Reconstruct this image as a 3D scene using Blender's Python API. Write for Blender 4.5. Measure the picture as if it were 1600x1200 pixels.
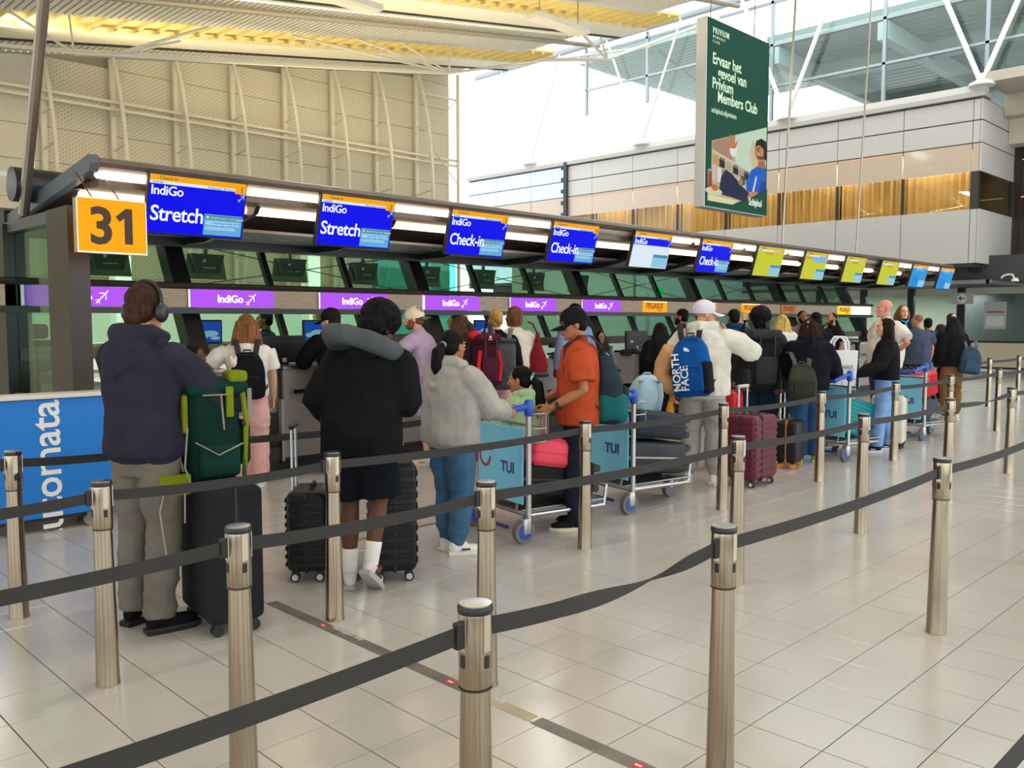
import bpy, bmesh, math, random
from mathutils import Vector, Matrix, noise
random.seed(7)
for o in list(bpy.data.objects): bpy.data.objects.remove(o)
SC = bpy.context.scene
COL = SC.collection
PI = math.pi
R = math.radians

# ------------------------------------------------------------------ camera
CAM_H, FPX, PITCH = 1.617, 1361.5, 0.0728
S2 = math.sqrt(.5)
FW = Vector((S2*math.cos(PITCH), S2*math.cos(PITCH), -math.sin(PITCH)))
RT = Vector((S2, -S2, 0)); UP = RT.cross(FW)
cd = bpy.data.cameras.new('camera'); cam = bpy.data.objects.new('camera', cd); COL.objects.link(cam)
cd.sensor_fit = 'HORIZONTAL'; cd.sensor_width = 36; cd.lens = FPX*36/1600; cd.clip_end = 400; cd.clip_start = .05
cam.matrix_world = Matrix(((RT.x, UP.x, -FW.x, 0), (RT.y, UP.y, -FW.y, 0), (RT.z, UP.z, -FW.z, CAM_H), (0, 0, 0, 1)))
SC.camera = cam

# ------------------------------------------------------------------ sky and light
wd = bpy.data.worlds.new('sky'); SC.world = wd; wd.use_nodes = True
bg = wd.node_tree.nodes['Background']; bg.inputs[0].default_value = (.93, .97, 1.0, 1); bg.inputs[1].default_value = 2.7
SC.view_settings.view_transform = 'Standard'; SC.view_settings.look = 'None'
SC.view_settings.exposure = 0.04; SC.view_settings.gamma = 1.0; SC.view_settings.use_curve_mapping = False

def area(name, loc, size, sizey, power, col, rot=(0, 0, 0)):
    l = bpy.data.lights.new(name, 'AREA'); l.shape = 'RECTANGLE'; l.size = size; l.size_y = sizey; l.energy = power; l.color = col
    o = bpy.data.objects.new(name, l); COL.objects.link(o); o.location = loc; o.rotation_euler = rot
    return o
# added fill lamps in rows under the roof (housings are built with the roof)
HALL_FILLS = [(x, y) for x in (-3.5, 2.5, 8.5, 14.0) for y in (-1.5, 4.2, 12.6)]
for (x, y) in HALL_FILLS:
    area('hall_fill_lamp', (x, y, 6.2+.155*x-.62), 1.5, .3, 62, (1.0, .87, .68) if x < 6 else (1.0, .97, .94))

# ------------------------------------------------------------------ helpers
def lin(h):
    h = h.lstrip('#'); h = h if len(h) == 6 else ''.join(q*2 for q in h); c = [int(h[i:i+2], 16)/255 for i in (0, 2, 4)]
    return tuple(x/12.92 if x <= .04045 else ((x+.055)/1.055)**2.4 for x in c)+(1,)
_m = {}
def mat(hexc, rough=.5, metal=0., emit=0., var=0., vs=8., bump=0., bs=40., coat=0., stretch=None, spec=.5, sss=0):
    k = (hexc, rough, metal, emit, var, vs, bump, bs, coat, stretch, spec)
    if k in _m: return _m[k]
    m = bpy.data.materials.new('m_'+hexc.lstrip('#')); m.use_nodes = True
    nt = m.node_tree; b = nt.nodes['Principled BSDF']; c = lin(hexc)
    b.inputs['Base Color'].default_value = c; b.inputs['Roughness'].default_value = rough; b.inputs['Metallic'].default_value = metal
    b.inputs['Specular IOR Level'].default_value = spec
    if coat: b.inputs['Coat Weight'].default_value = coat; b.inputs['Coat Roughness'].default_value = .08
    if emit:
        b.inputs['Base Color'].default_value = (0, 0, 0, 1); b.inputs['Specular IOR Level'].default_value = 0.08
        b.inputs['Emission Color'].default_value = c; b.inputs['Emission Strength'].default_value = emit
    if var or bump:
        tc = nt.nodes.new('ShaderNodeTexCoord'); mp = nt.nodes.new('ShaderNodeMapping'); nt.links.new(tc.outputs['Object'], mp.inputs[0])
        if stretch: mp.inputs['Scale'].default_value = stretch
        if var:
            n = nt.nodes.new('ShaderNodeTexNoise'); n.inputs['Scale'].default_value = vs; n.inputs['Detail'].default_value = 5
            nt.links.new(mp.outputs[0], n.inputs['Vector'])
            mx = nt.nodes.new('ShaderNodeMix'); mx.data_type = 'RGBA'
            mr = nt.nodes.new('ShaderNodeMapRange'); mr.inputs['From Min'].default_value = .3; mr.inputs['From Max'].default_value = .7
            nt.links.new(n.outputs['Fac'], mr.inputs[0]); nt.links.new(mr.outputs[0], mx.inputs['Factor'])
            mx.inputs['A'].default_value = tuple(x*(1-var) for x in c[:3])+(1,)
            mx.inputs['B'].default_value = tuple(min(1, x*(1+var)) for x in c[:3])+(1,)
            nt.links.new(mx.outputs['Result'], b.inputs['Base Color'])
        if bump:
            n2 = nt.nodes.new('ShaderNodeTexNoise'); n2.inputs['Scale'].default_value = bs; n2.inputs['Detail'].default_value = 4
            nt.links.new(mp.outputs[0], n2.inputs['Vector'])
            bp = nt.nodes.new('ShaderNodeBump'); bp.inputs['Strength'].default_value = bump; bp.inputs['Distance'].default_value = .01
            nt.links.new(n2.outputs['Fac'], bp.inputs['Height']); nt.links.new(bp.outputs[0], b.inputs['Normal'])
    _m[k] = m; return m
def cloth(h, var=.14): return mat(h, .9, var=var, vs=7, bump=.15, bs=26, spec=.1)
def skin(h): return mat(h, .5, var=.06, vs=10, bump=.05, bs=120, spec=.35)
def hairm(h): return mat(h, .62, var=.5, vs=22, bump=.6, bs=40, stretch=(3.2, 3.2, .45), spec=.12)
def plastic(h, r=.35): return mat(h, r, var=.06, vs=5, spec=.5)
def metal(h='#b8b4ac', r=.3): return mat(h, r, 1.0, var=.035, vs=20, stretch=(6, 6, .2))
def glow(h, s=1.0): return mat(h, .5, emit=s)
def glassm(hexc, fres=.12):
    k = ('glass', hexc, fres)
    if k in _m: return _m[k]
    m = bpy.data.materials.new('m_glass'); m.use_nodes = True; nt = m.node_tree; nt.nodes.clear()
    out = nt.nodes.new('ShaderNodeOutputMaterial'); t = nt.nodes.new('ShaderNodeBsdfTransparent'); g = nt.nodes.new('ShaderNodeBsdfGlossy')
    t.inputs[0].default_value = lin(hexc); g.inputs['Roughness'].default_value = .02; g.inputs[0].default_value = (.9, .95, .93, 1)
    lw = nt.nodes.new('ShaderNodeLayerWeight'); lw.inputs[0].default_value = .5
    pw = nt.nodes.new('ShaderNodeMath'); pw.operation = 'POWER'; pw.inputs[1].default_value = 4.; nt.links.new(lw.outputs['Facing'], pw.inputs[0])
    f = nt.nodes.new('ShaderNodeMapRange'); f.inputs['To Min'].default_value = .03; f.inputs['To Max'].default_value = .6; nt.links.new(pw.outputs[0], f.inputs[0])
    mx = nt.nodes.new('ShaderNodeMixShader'); nt.links.new(f.outputs[0], mx.inputs[0]); nt.links.new(t.outputs[0], mx.inputs[1]); nt.links.new(g.outputs[0], mx.inputs[2])
    nt.links.new(mx.outputs[0], out.inputs[0]); _m[k] = m; return m

class MB:
    """collects polygons"""
    def __init__(s): s.v = []; s.f = []
    def add(s, v, f):
        n = len(s.v); s.v += [tuple(p) for p in v]; s.f += [tuple(i+n for i in q) for q in f]; return s
    def join(s, o): return s.add(o.v, o.f)
    def box(s, x0, x1, y0, y1, z0, z1):
        return s.add([(x0,y0,z0),(x1,y0,z0),(x1,y1,z0),(x0,y1,z0),(x0,y0,z1),(x1,y0,z1),(x1,y1,z1),(x0,y1,z1)],
                     [(0,3,2,1),(4,5,6,7),(0,1,5,4),(1,2,6,5),(2,3,7,6),(3,0,4,7)])
    def rbox(s, cx, cy, cz, dx, dy, dz, r=.02, seg=3):
        bm = bmesh.new(); bmesh.ops.create_cube(bm, size=1)
        for v in bm.verts: v.co = Vector((v.co.x*dx, v.co.y*dy, v.co.z*dz))
        bmesh.ops.bevel(bm, geom=bm.edges[:], offset=min(r, .49*min(dx, dy, dz)), segments=seg, affect='EDGES', profile=.5)
        s.add([(v.co.x+cx, v.co.y+cy, v.co.z+cz) for v in bm.verts], [tuple(v.index for v in f.verts) for f in bm.faces]); bm.free(); return s
    def ring(s, c, a, b, ax, ay, n, e=1.0):
        out = []
        for i in range(n):
            t = 2*PI*i/n; ct, st = math.cos(t), math.sin(t)
            if e != 1.0:
                ct = math.copysign(abs(ct)**e, ct); st = math.copysign(abs(st)**e, st)
            out.append(Vector(c)+ax*(a*ct)+ay*(b*st))
        return out
    def loft(s, rings, cap=True):
        n = len(rings[0]); k = len(s.v); vs = [p for r in rings for p in r]; fs = []
        for j in range(len(rings)-1):
            for i in range(n):
                a = j*n+i; b = j*n+(i+1) % n; fs.append((a, b, b+n, a+n))
        if cap: fs.append(tuple(range(n-1, -1, -1))); fs.append(tuple(range((len(rings)-1)*n, len(rings)*n)))
        return s.add(vs, fs)
    def tube(s, pts, r, n=8, cap=True, flat=1.0, up=None, round_=False):
        pts = [Vector(p) for p in pts]
        rr = list(r) if isinstance(r, (list, tuple)) else [r]*len(pts)
        if round_ and len(pts) > 1:
            d0 = (pts[0]-pts[1]).normalized(); d1 = (pts[-1]-pts[-2]).normalized()
            pts = [pts[0]+d0*rr[0]*.85, pts[0]+d0*rr[0]*.5]+pts+[pts[-1]+d1*rr[-1]*.5, pts[-1]+d1*rr[-1]*.85]
            rr = [rr[0]*.5, rr[0]*.85]+rr+[rr[-1]*.85, rr[-1]*.5]
        rings = []; prev = None
        for i, p in enumerate(pts):
            d = (pts[min(i+1, len(pts)-1)]-pts[max(i-1, 0)]).normalized()
            if up is not None: a = d.cross(Vector(up))
            elif prev is None: a = d.cross(Vector((0, 0, 1)) if abs(d.z) < .9 else Vector((0, 1, 0)))
            else: a = prev-d*prev.dot(d)
            if a.length < 1e-6: a = d.orthogonal()
            a.normalize(); prev = a; b = d.cross(a)
            rings.append(s.ring(p, rr[i], rr[i]*flat, a, b, n))
        return s.loft(rings, cap)
    def lathe(s, prof, n=16, c=(0, 0, 0)):
        c = Vector(c); X, Y = Vector((1, 0, 0)), Vector((0, 1, 0))
        return s.loft([s.ring(c+Vector((0, 0, z)), max(r, 1e-4), max(r, 1e-4), X, Y, n) for r, z in prof])
    def ell(s, c, r, n=14, m=9, rot=None):
        rings = []
        for j in range(1, m):
            t = PI*j/m; rings.append([Vector((r[0]*math.sin(t)*math.cos(2*PI*i/n), r[1]*math.sin(t)*math.sin(2*PI*i/n), -r[2]*math.cos(t))) for i in range(n)])
        vs = [Vector((0, 0, -r[2]))]+[p for q in rings for p in q]+[Vector((0, 0, r[2]))]
        if rot is not None: vs = [rot @ p for p in vs]
        vs = [p+Vector(c) for p in vs]; fs = []
        for i in range(n): fs.append((0, 1+(i+1) % n, 1+i))
        for j in range(m-2):
            for i in range(n):
                a = 1+j*n+i; b = 1+j*n+(i+1) % n; fs.append((a, b, b+n, a+n))
        k = 1+(m-2)*n
        for i in range(n): fs.append((k+i, k+(i+1) % n, k+n))
        return s.add(vs, fs)
    def cyl(s, p0, p1, r, n=12): return s.tube([p0, p1], r, n)
    def prism(s, poly, d0, d1, ax='y'):
        """polygon (u,w) extruded along an axis"""
        n = len(poly)
        def P(u, w, d): return {'y': (u, d, w), 'x': (d, u, w), 'z': (u, w, d)}[ax]
        vs = [P(u, w, d0) for u, w in poly]+[P(u, w, d1) for u, w in poly]
        return s.add(vs, [tuple(range(n)), tuple(range(2*n-1, n-1, -1))]+[(i+n, (i+1) % n+n, (i+1) % n, i) for i in range(n)])
    def xf(s, M): s.v = [tuple(M @ Vector(p)) for p in s.v]; return s
    def sc(s, k): s.v = [(a*k, b*k, c*k) for a, b, c in s.v]; return s
    def mesh(s, name='mesh', smooth=False, ang=35):
        me = bpy.data.meshes.new(name); me.from_pydata(s.v, [], s.f)
        bm = bmesh.new(); bm.from_mesh(me); bmesh.ops.recalc_face_normals(bm, faces=bm.faces); bm.to_mesh(me); bm.free()
        if smooth:
            me.shade_smooth()
            if ang < 180: me.set_sharp_from_angle(angle=R(ang))
        return me
def link(name, me, m=None, parent=None):
    o = bpy.data.objects.new(name, me); COL.objects.link(o)
    if m is not None and me is not None:
        if not me.materials: me.materials.append(m)
        elif me.materials[0] is not m:
            o.material_slots[0].link = 'OBJECT'; o.material_slots[0].material = m
    if parent is not None: o.parent = parent
    return o
def ob(name, mb, m, parent=None, smooth=False, ang=35):
    return link(name, mb.mesh(name, smooth, ang), m, parent)
WS = bpy.data.scenes.new('workshop')   # scratch scene for evaluating remeshes and lettering
LABELS = {}
def tag(o, label, cat, group=None, kind=None):
    o['label'] = label; o['category'] = cat
    if group: o['group'] = group
    if kind: o['kind'] = kind
    if label in LABELS and not group: print('DUP LABEL', label)
    LABELS[label] = 1
    return o
def struct(o, label=None):
    o['kind'] = 'structure'
    if label: o['label'] = label
    return o
def empty(name, loc=(0, 0, 0), rz=0, mx=None):
    o = bpy.data.objects.new(name, None); COL.objects.link(o); o.empty_display_size = .05
    if mx is not None: o.matrix_world = mx
    else: o.location = loc; o.rotation_euler = (0, 0, rz)
    return o
def copytree(o, parent=None):
    c = o.copy(); COL.objects.link(c); c.parent = parent
    for ch in list(o.children): copytree(ch, c)
    return c
def remesh(mb, vox, it=3, amp=0., ns=(9, 9, 5), seed=0, name='mesh'):
    me = mb.mesh('tmp'); o = bpy.data.objects.new('tmp', me); WS.collection.objects.link(o)
    m = o.modifiers.new('r', 'REMESH'); m.mode = 'VOXEL'; m.voxel_size = vox
    if it: q = o.modifiers.new('s', 'SMOOTH'); q.factor = .5; q.iterations = it
    WS.view_layers[0].update(); dg = WS.view_layers[0].depsgraph; me2 = bpy.data.meshes.new_from_object(o.evaluated_get(dg))
    bpy.data.objects.remove(o); bpy.data.meshes.remove(me)
    if amp:
        sv = Vector((seed*3.7, seed*1.3, seed*2.1)); nsv = Vector(ns)
        nl = [v.normal.copy() for v in me2.vertices]
        for v, n in zip(me2.vertices, nl):
            p = Vector((v.co.x*nsv.x, v.co.y*nsv.y, v.co.z*nsv.z))+sv
            a = noise.noise(p); d = (.45-1.6*abs(a+.25*noise.noise(p*.6)))+.18*noise.noise(p*2.6)
            v.co += n*(amp*d)
    me2.name = name; me2.shade_smooth(); return me2
def mesh_mb(me):
    b = MB(); b.v = [tuple(v.co) for v in me.vertices]; b.f = [tuple(p.vertices) for p in me.polygons]; return b
def text(s, size, ext=.002, offset=0., align='LEFT', shear=0., space=1.0, sx=1.0):
    """flat lettering in the local XZ plane facing -Y, baseline at z=0"""
    cu = bpy.data.curves.new('t', 'FONT'); cu.body = s; cu.size = size; cu.extrude = ext; cu.offset = offset; cu.align_x = align; cu.shear = shear
    cu.space_character = space; cu.resolution_u = 3
    o = bpy.data.objects.new('t', cu); WS.collection.objects.link(o)
    WS.view_layers[0].update(); dg = WS.view_layers[0].depsgraph; me = bpy.data.meshes.new_from_object(o.evaluated_get(dg))
    b = MB(); b.v = [(v.co.x*sx, -v.co.z, v.co.y) for v in me.vertices]; b.f = [tuple(p.vertices) for p in me.polygons]
    bpy.data.objects.remove(o); bpy.data.curves.remove(cu); bpy.data.meshes.remove(me); return b
def shift(b, x=0, y=0, z=0): b.v = [(p[0]+x, p[1]+y, p[2]+z) for p in b.v]; return b
def pxl(p):
    d = Vector(p)-Vector((0, 0, CAM_H)); z = d.dot(FW)
    return (800+FPX*d.dot(RT)/z, 600-FPX*d.dot(UP)/z, z)
# ================================================================== FLOOR
grout = mat('#2f2a25', .8)
fl = struct(ob('floor', MB().box(-9, 46, -7, 40, -.06, -.004), grout))
def tile_material():
    m = bpy.data.materials.new('m_floor_tile'); m.use_nodes = True; nt = m.node_tree; b = nt.nodes['Principled BSDF']
    g = nt.nodes.new('ShaderNodeNewGeometry'); n = nt.nodes.new('ShaderNodeTexNoise'); n.inputs['Scale'].default_value = 1.3; n.inputs['Detail'].default_value = 6
    n2 = nt.nodes.new('ShaderNodeTexNoise'); n2.inputs['Scale'].default_value = 60; n2.inputs['Detail'].default_value = 3
    nt.links.new(g.outputs['Position'], n.inputs['Vector']); nt.links.new(g.outputs['Position'], n2.inputs['Vector'])
    mx = nt.nodes.new('ShaderNodeMix'); mx.data_type = 'RGBA'; mx.inputs['A'].default_value = lin('#b5b1ad'); mx.inputs['B'].default_value = lin('#cbc8c5')
    nt.links.new(n.outputs['Fac'], mx.inputs['Factor'])
    cr = nt.nodes.new('ShaderNodeMapRange'); cr.inputs['From Min'].default_value = .64; cr.inputs['From Max'].default_value = .74; cr.inputs['To Max'].default_value = .25
    nt.links.new(n2.outputs['Fac'], cr.inputs[0])
    m2 = nt.nodes.new('ShaderNodeMix'); m2.data_type = 'RGBA'; m2.inputs['B'].default_value = lin('#8a7d6d')
    nt.links.new(cr.outputs[0], m2.inputs['Factor']); nt.links.new(mx.outputs['Result'], m2.inputs['A']); nt.links.new(m2.outputs['Result'], b.inputs['Base Color'])
    rr = nt.nodes.new('ShaderNodeMapRange'); rr.inputs['To Min'].default_value = .17; rr.inputs['To Max'].default_value = .23
    nt.links.new(n.outputs['Fac'], rr.inputs[0]); nt.links.new(rr.outputs[0], b.inputs['Roughness']); b.inputs['Specular IOR Level'].default_value = .85
    return m
TM = tile_material()
T = .3; TX, TY = .068, .2186
def tile_mb(cx=0, cy=0, b=None):
    b = b or MB(); h = T/2-.0022; k = T/2-.0036
    v = [(cx-h, cy-h, -.004), (cx+h, cy-h, -.004), (cx+h, cy+h, -.004), (cx-h, cy+h, -.004), (cx-h, cy-h, -.0012), (cx+h, cy-h, -.0012), (cx+h, cy+h, -.0012), (cx-h, cy+h, -.0012),
         (cx-k, cy-k, 0), (cx+k, cy-k, 0), (cx+k, cy+k, 0), (cx-k, cy+k, 0)]
    return b.add(v, [(0,1,5,4),(1,2,6,5),(2,3,7,6),(3,0,4,7),(4,5,9,8),(5,6,10,9),(6,7,11,10),(7,4,8,11),(8,9,10,11)])
cells = []; rest = MB()
for i in range(-14, 120):
    for j in range(-10, 62):
        cx, cy = TX+T*(i+.5), TY+T*(j+.5)
        if cx+cy < .3: 
            if cx+cy > -3: tile_mb(cx, cy, rest)
            continue
        p = pxl((cx, cy, 0)); cells.append((p[2] if (-60 < p[0] < 1660 and p[1] < 1250) else 99+p[2], cx, cy))
cells.sort()
tm = tile_mb().mesh('tile'); tm.materials.append(TM)
for k, (d, cx, cy) in enumerate(cells):
    if k < 300:
        o = link('tile', tm, None, fl); o.location = (cx, cy, 0)
    elif not (cx > 27 or cy > 16): tile_mb(cx, cy, rest)
o = ob('tiles_beyond', rest, TM, fl); o['kind'] = 'stuff'
# far floor beyond the tiled field
ob('floor_slab', MB().box(27, 46, -7, 40, -.004, -.0005).box(-9, 27, 16, 40, -.004, -.0005), TM, fl)
# grey 'Passengers only' floor tape
tp = empty('floor_tape', (2.49, 0, 0))
ob('tape', MB().box(-.035, .035, -.4, 2.35, .0005, .0015), mat('#77746f', .6, var=.15), tp)
ob('tape_end', MB().box(-.035, .035, 2.75, 4.45, .0005, .0015), mat('#6d6864', .6, var=.2), tp)
ob('worn_tape', MB().box(-.033, .033, 2.37, 2.73, .0005, .001), mat('#b3a794', .5, var=.1), tp)
for yy in (.8, 1.84, 2.88, 3.91):
    b = MB().lathe([(.026, 0), (.026, .0022)], 16, (0, yy, 0)); d = ob('red_dot', b, mat('#c8353a', .5), tp)
    ob('dash', MB().box(-.006, .006, yy-.015, yy+.015, .002, .0028), mat('#e8e0da', .5), d)
    t = text('Passengers only', .042, .0003); t.xf(Matrix.Translation((.012, yy-.06, .0018)) @ Matrix.Rotation(-PI/2, 4, 'Z') @ Matrix.Rotation(-PI/2, 4, 'X'))
    ob('lettering', t, mat('#dedad4', .5), tp)
tag(tp, 'grey passengers only tape stuck across the floor tiles', 'floor tape')
o = ob('trim_floor_strip', MB().box(3.2, 4.55, 5.27, 5.31, .0003, .002), mat('#7a7165', .5, var=.4, vs=60)); struct(o)

# ================================================================== BACK WALL  (y = 20)
def RZ(x): return 6.2+.155*x
XE = 17.35
wl = MB().prism([(-9, 0), (XE, 0), (XE, RZ(XE)), (-9, RZ(-9))], 20.03, 20.25, 'y')
wall = struct(ob('wall_back', wl, mat('#8f8772', .8)))
def net_material(c1, c2):
    m = bpy.data.materials.new('m_netted_panel'); m.use_nodes = True; nt = m.node_tree; b = nt.nodes['Principled BSDF']; b.inputs['Roughness'].default_value = .7
    g = nt.nodes.new('ShaderNodeNewGeometry'); sp = nt.nodes.new('ShaderNodeSeparateXYZ'); nt.links.new(g.outputs['Position'], sp.inputs[0])
    def mth(op, a, b_=None, v=None):
        q = nt.nodes.new('ShaderNodeMath'); q.operation = op; nt.links.new(a, q.inputs[0])
        if b_ is not None: nt.links.new(b_, q.inputs[1])
        if v is not None: q.inputs[1].default_value = v
        return q.outputs[0]
    z = mth('MULTIPLY', sp.outputs['Z'], v=1.5)
    A = mth('ABSOLUTE', mth('SINE', mth('MULTIPLY', mth('ADD', sp.outputs['X'], z), v=24.))); B = mth('ABSOLUTE', mth('SINE', mth('MULTIPLY', mth('SUBTRACT', sp.outputs['X'], z), v=24.)))
    mn = mth('MAXIMUM', A, B)
    mr = nt.nodes.new('ShaderNodeMapRange'); mr.inputs['From Min'].default_value = .15; mr.inputs['From Max'].default_value = .75; nt.links.new(mn, mr.inputs[0])
    mx = nt.nodes.new('ShaderNodeMix'); mx.data_type = 'RGBA'; mx.inputs['A'].default_value = lin(c2); mx.inputs['B'].default_value = lin(c1)
    nt.links.new(mr.outputs[0], mx.inputs['Factor']); nt.links.new(mx.outputs['Result'], b.inputs['Base Color']); return m
NET = net_material('#cbc2a8', '#8d8468'); PLAIN = mat('#cfc7b2', .7, var=.03)
xs = [6.15+1.41*k for k in range(-10, 8)]+[XE]
zs = [0, .95, 1.75, 2.55, 3.35, 4.15, 4.93, 5.65, 6.37, 7.1, 7.82, 8.55, 9.3]
for i in range(len(xs)-1):
    for j in range(len(zs)-1):
        x0, x1, z0, z1 = xs[i]+.006, xs[i+1]-.006, zs[j]+.006, zs[j+1]-.006
        t0, t1 = RZ(x0)-.05, RZ(x1)-.05
        if z0 > t0-.05: continue
        ob('panel', MB().prism([(x0, z0), (x1, z0), (x1, min(z1, t1)), (x0, min(z1, t0))], 20.0, 20.03, 'y'), PLAIN if x1 < 6.3 else NET, wall)
CREAM = mat('#d3cbb6', .6, var=.04)
for n, x in enumerate(xs[6:-1]):
    top = RZ(x)-.1; e = empty('trim_%d' % (n+1), (x, 19.9, 0)); struct(e)
    ob('back_chord', MB().box(-.05, .05, -.05, .05, .2, top), CREAM, e)
    pts = [(0, -.12-.62*math.sin(PI*min(1, max(0, (z-2.0)/(top-2.0))))**.8, z) for z in [2.0+(top-2.0)*k/14 for k in range(15)]]
    ob('bow_chord', MB().tube(pts, .045, 8), CREAM, e, True)
    for k in (3, 5, 7, 9, 11): ob('link_bar', MB().tube([(0, 0, pts[k][2]-.08), pts[k]], .02, 6), CREAM, e)
o = ob('trim_20', MB().box(-9, XE, 19.62, 19.7, 6.28, 6.34).box(-9, XE, 19.62, 19.7, 6.13, 6.19), CREAM); struct(o)
# mesh screen and frame where the wall meets the glazed bay
e = struct(empty('trim_21', (XE, 19.6, 0)))
ob('corner_post', MB().tube([(0, 0, 0), (0, 0, RZ(XE)-.1)], .05, 8), CREAM, e)
ob('brace', MB().tube([(0, 0, 5.6), (-1.3, 0, 6.9), (0, 0, 8.1)], .018, 6), CREAM, e)
ob('cross_rail', MB().tube([(0, 0, 8.05), (-1.4, 0, 8.05)], .03, 6), CREAM, e)

# ================================================================== ROOF
roof = struct(ob('ceiling', MB().add([(-14, -13, RZ(-14)+.55), (XE, -13, RZ(XE)+.55), (XE, 20.3, RZ(XE)+.55), (-14, 20.3, RZ(-14)+.55), (-14, -13, RZ(-14)+.75), (XE, -13, RZ(XE)+.75), (XE, 20.3, RZ(XE)+.75), (-14, 20.3, RZ(-14)+.75)],
     [(0,3,2,1),(4,5,6,7),(0,1,5,4),(1,2,6,5),(2,3,7,6),(3,0,4,7)]), mat('#9b968a', .8)))
def slope_box(b, x0, x1, y0, y1, d0, d1):
    return b.add([(x0,y0,RZ(x0)+d0),(x1,y0,RZ(x1)+d0),(x1,y1,RZ(x1)+d0),(x0,y1,RZ(x0)+d0),(x0,y0,RZ(x0)+d1),(x1,y0,RZ(x1)+d1),(x1,y1,RZ(x1)+d1),(x0,y1,RZ(x0)+d1)],
        [(0,3,2,1),(4,5,6,7),(0,1,5,4),(1,2,6,5),(2,3,7,6),(3,0,4,7)])
SLAT = mat('#d6d2c7', .6); BEAM = mat('#e2dcc8', .55, var=.05); COF = mat('#e3cf8c', .6, var=.05)
for L in (18.9, 14.7, 10.5, 6.3, 2.1, -2.1):
    near = L > 5
    b = MB(); s = MB()
    w = .135
    if near:
        x = -3.0
        while x < XE-.1:
            slope_box(b, x, x+w*.72, L-4.2, L-1.95, -.02, .05); x += w
        slope_box(s, -3, XE, L-4.2, L-1.95, .05, .07)
        if L > 18:
            x = 0
            while x < XE-.1: slope_box(b, x, x+w*.72, L+.08, 20, -.02, .05); x += w
            slope_box(s, -3, XE, L+.08, 20, .05, .07)
        o = ob('soffit_slats', b, SLAT, roof); o['kind'] = 'stuff'
        ob('slat_backing', s, mat('#625c52', .8), roof)
    else:
        ob('slat_backing', slope_box(MB(), -14, XE, L-4.2, L-1.95, 0, .07), SLAT, roof)
    ob('light_beam', slope_box(MB(), -12, 18.7, L-.86, L-.06, -.03, .22), BEAM, roof)
    ob('gutter', slope_box(MB(), -12, 18.7, L-.05, L+.07, -.05, .3), mat('#231f1b', .6), roof)
    ob('coffer_back', slope_box(MB(), -12, 18.7, L-1.95, L-.8, .05, .12), COF, roof)
    if near:
        c = MB(); x = -2
        while x < 18.6: slope_box(c, x, x+.06, L-1.95, L-.85, -.015, .06); x += .42
        o = ob('coffer_ribs', c, COF, roof); o['kind'] = 'stuff'
        # warm tube battens lying on the beam, lighting the coffers
        x = 6.0
        tl = area('cove_lamp', (x, L-1.15, RZ(x)-.42), 19.0, .1, (210 if L > 18 else 300) if L > 10 else 120, (1.0, .84, .52)); tl.rotation_euler = (R(180), math.atan(.155), 0)
        ob('uplight_trough', slope_box(MB(), x-9.5, x+9.5, L-1.2, L-1.1, -.46, -.43), SLAT, roof)
    if near: ob('hanging_rail', MB().tube([(-3, L-3.6, RZ(-3)-.12), (18.6, L-3.6, RZ(18.6)-.12)], .06, 8), mat('#a59a84', .5, .3), roof, True)
# luminaire housings made up for the added fill lamps
for (x, y) in HALL_FILLS:
    z = RZ(x)-.6
    b = MB().box(x-.8, x+.8, y-.18, y+.18, z, z+.1)
    h = ob('fill_luminaire', b, mat('#d0cbc0', .5), roof)
    for q in (-.6, .6): ob('suspension', MB().tube([(x+q, y, z+.1), (x+q, y, RZ(x+q)+.05)], .012, 6), metal(), h)
# tie-rod trusses below the roof
TR = mat('#cfc9b8', .45, .2)
tr = struct(empty('trim_30'))
for a, c, r in [((4.6,17,6.32),(5.81,17,6.44),.035), ((4.6,17,7.0),(5.81,17,6.44),.025), ((5.75,17,7.1),(5.81,17,6.44),.02), ((5.81,17,6.44),(6.5,17,6.55),.05),
                ((6.5,17,6.55),(14.75,17,7.83),.055), ((6.5,17,6.55),(7.8,17,7.08),.03), ((6.5,17,6.55),(8.7,17,7.64),.03), ((10.3,17,7.75),(14.75,17,7.83),.03), ((14.75,17,7.83),(11.4,17,8.1),.03),
                ((14.75,17,7.83),(14.84,17,8.7),.03), ((14.75,17,7.83),(24,17.6,10.6),.035), ((14.75,17,7.83),(12.9,17,8.35),.025), ((18.6,15,8.55),(24,15,10.9),.04), ((18.6,15,8.55),(16.5,14.6,9.0),.04), ((18.6,15,8.55),(17.6,14.6,9.2),.03), ((16.0,15,8.0),(18.6,15,8.55),.045)]:
    ob('tie_rod', MB().tube([a, c], r, 8), TR, tr, True)

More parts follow.
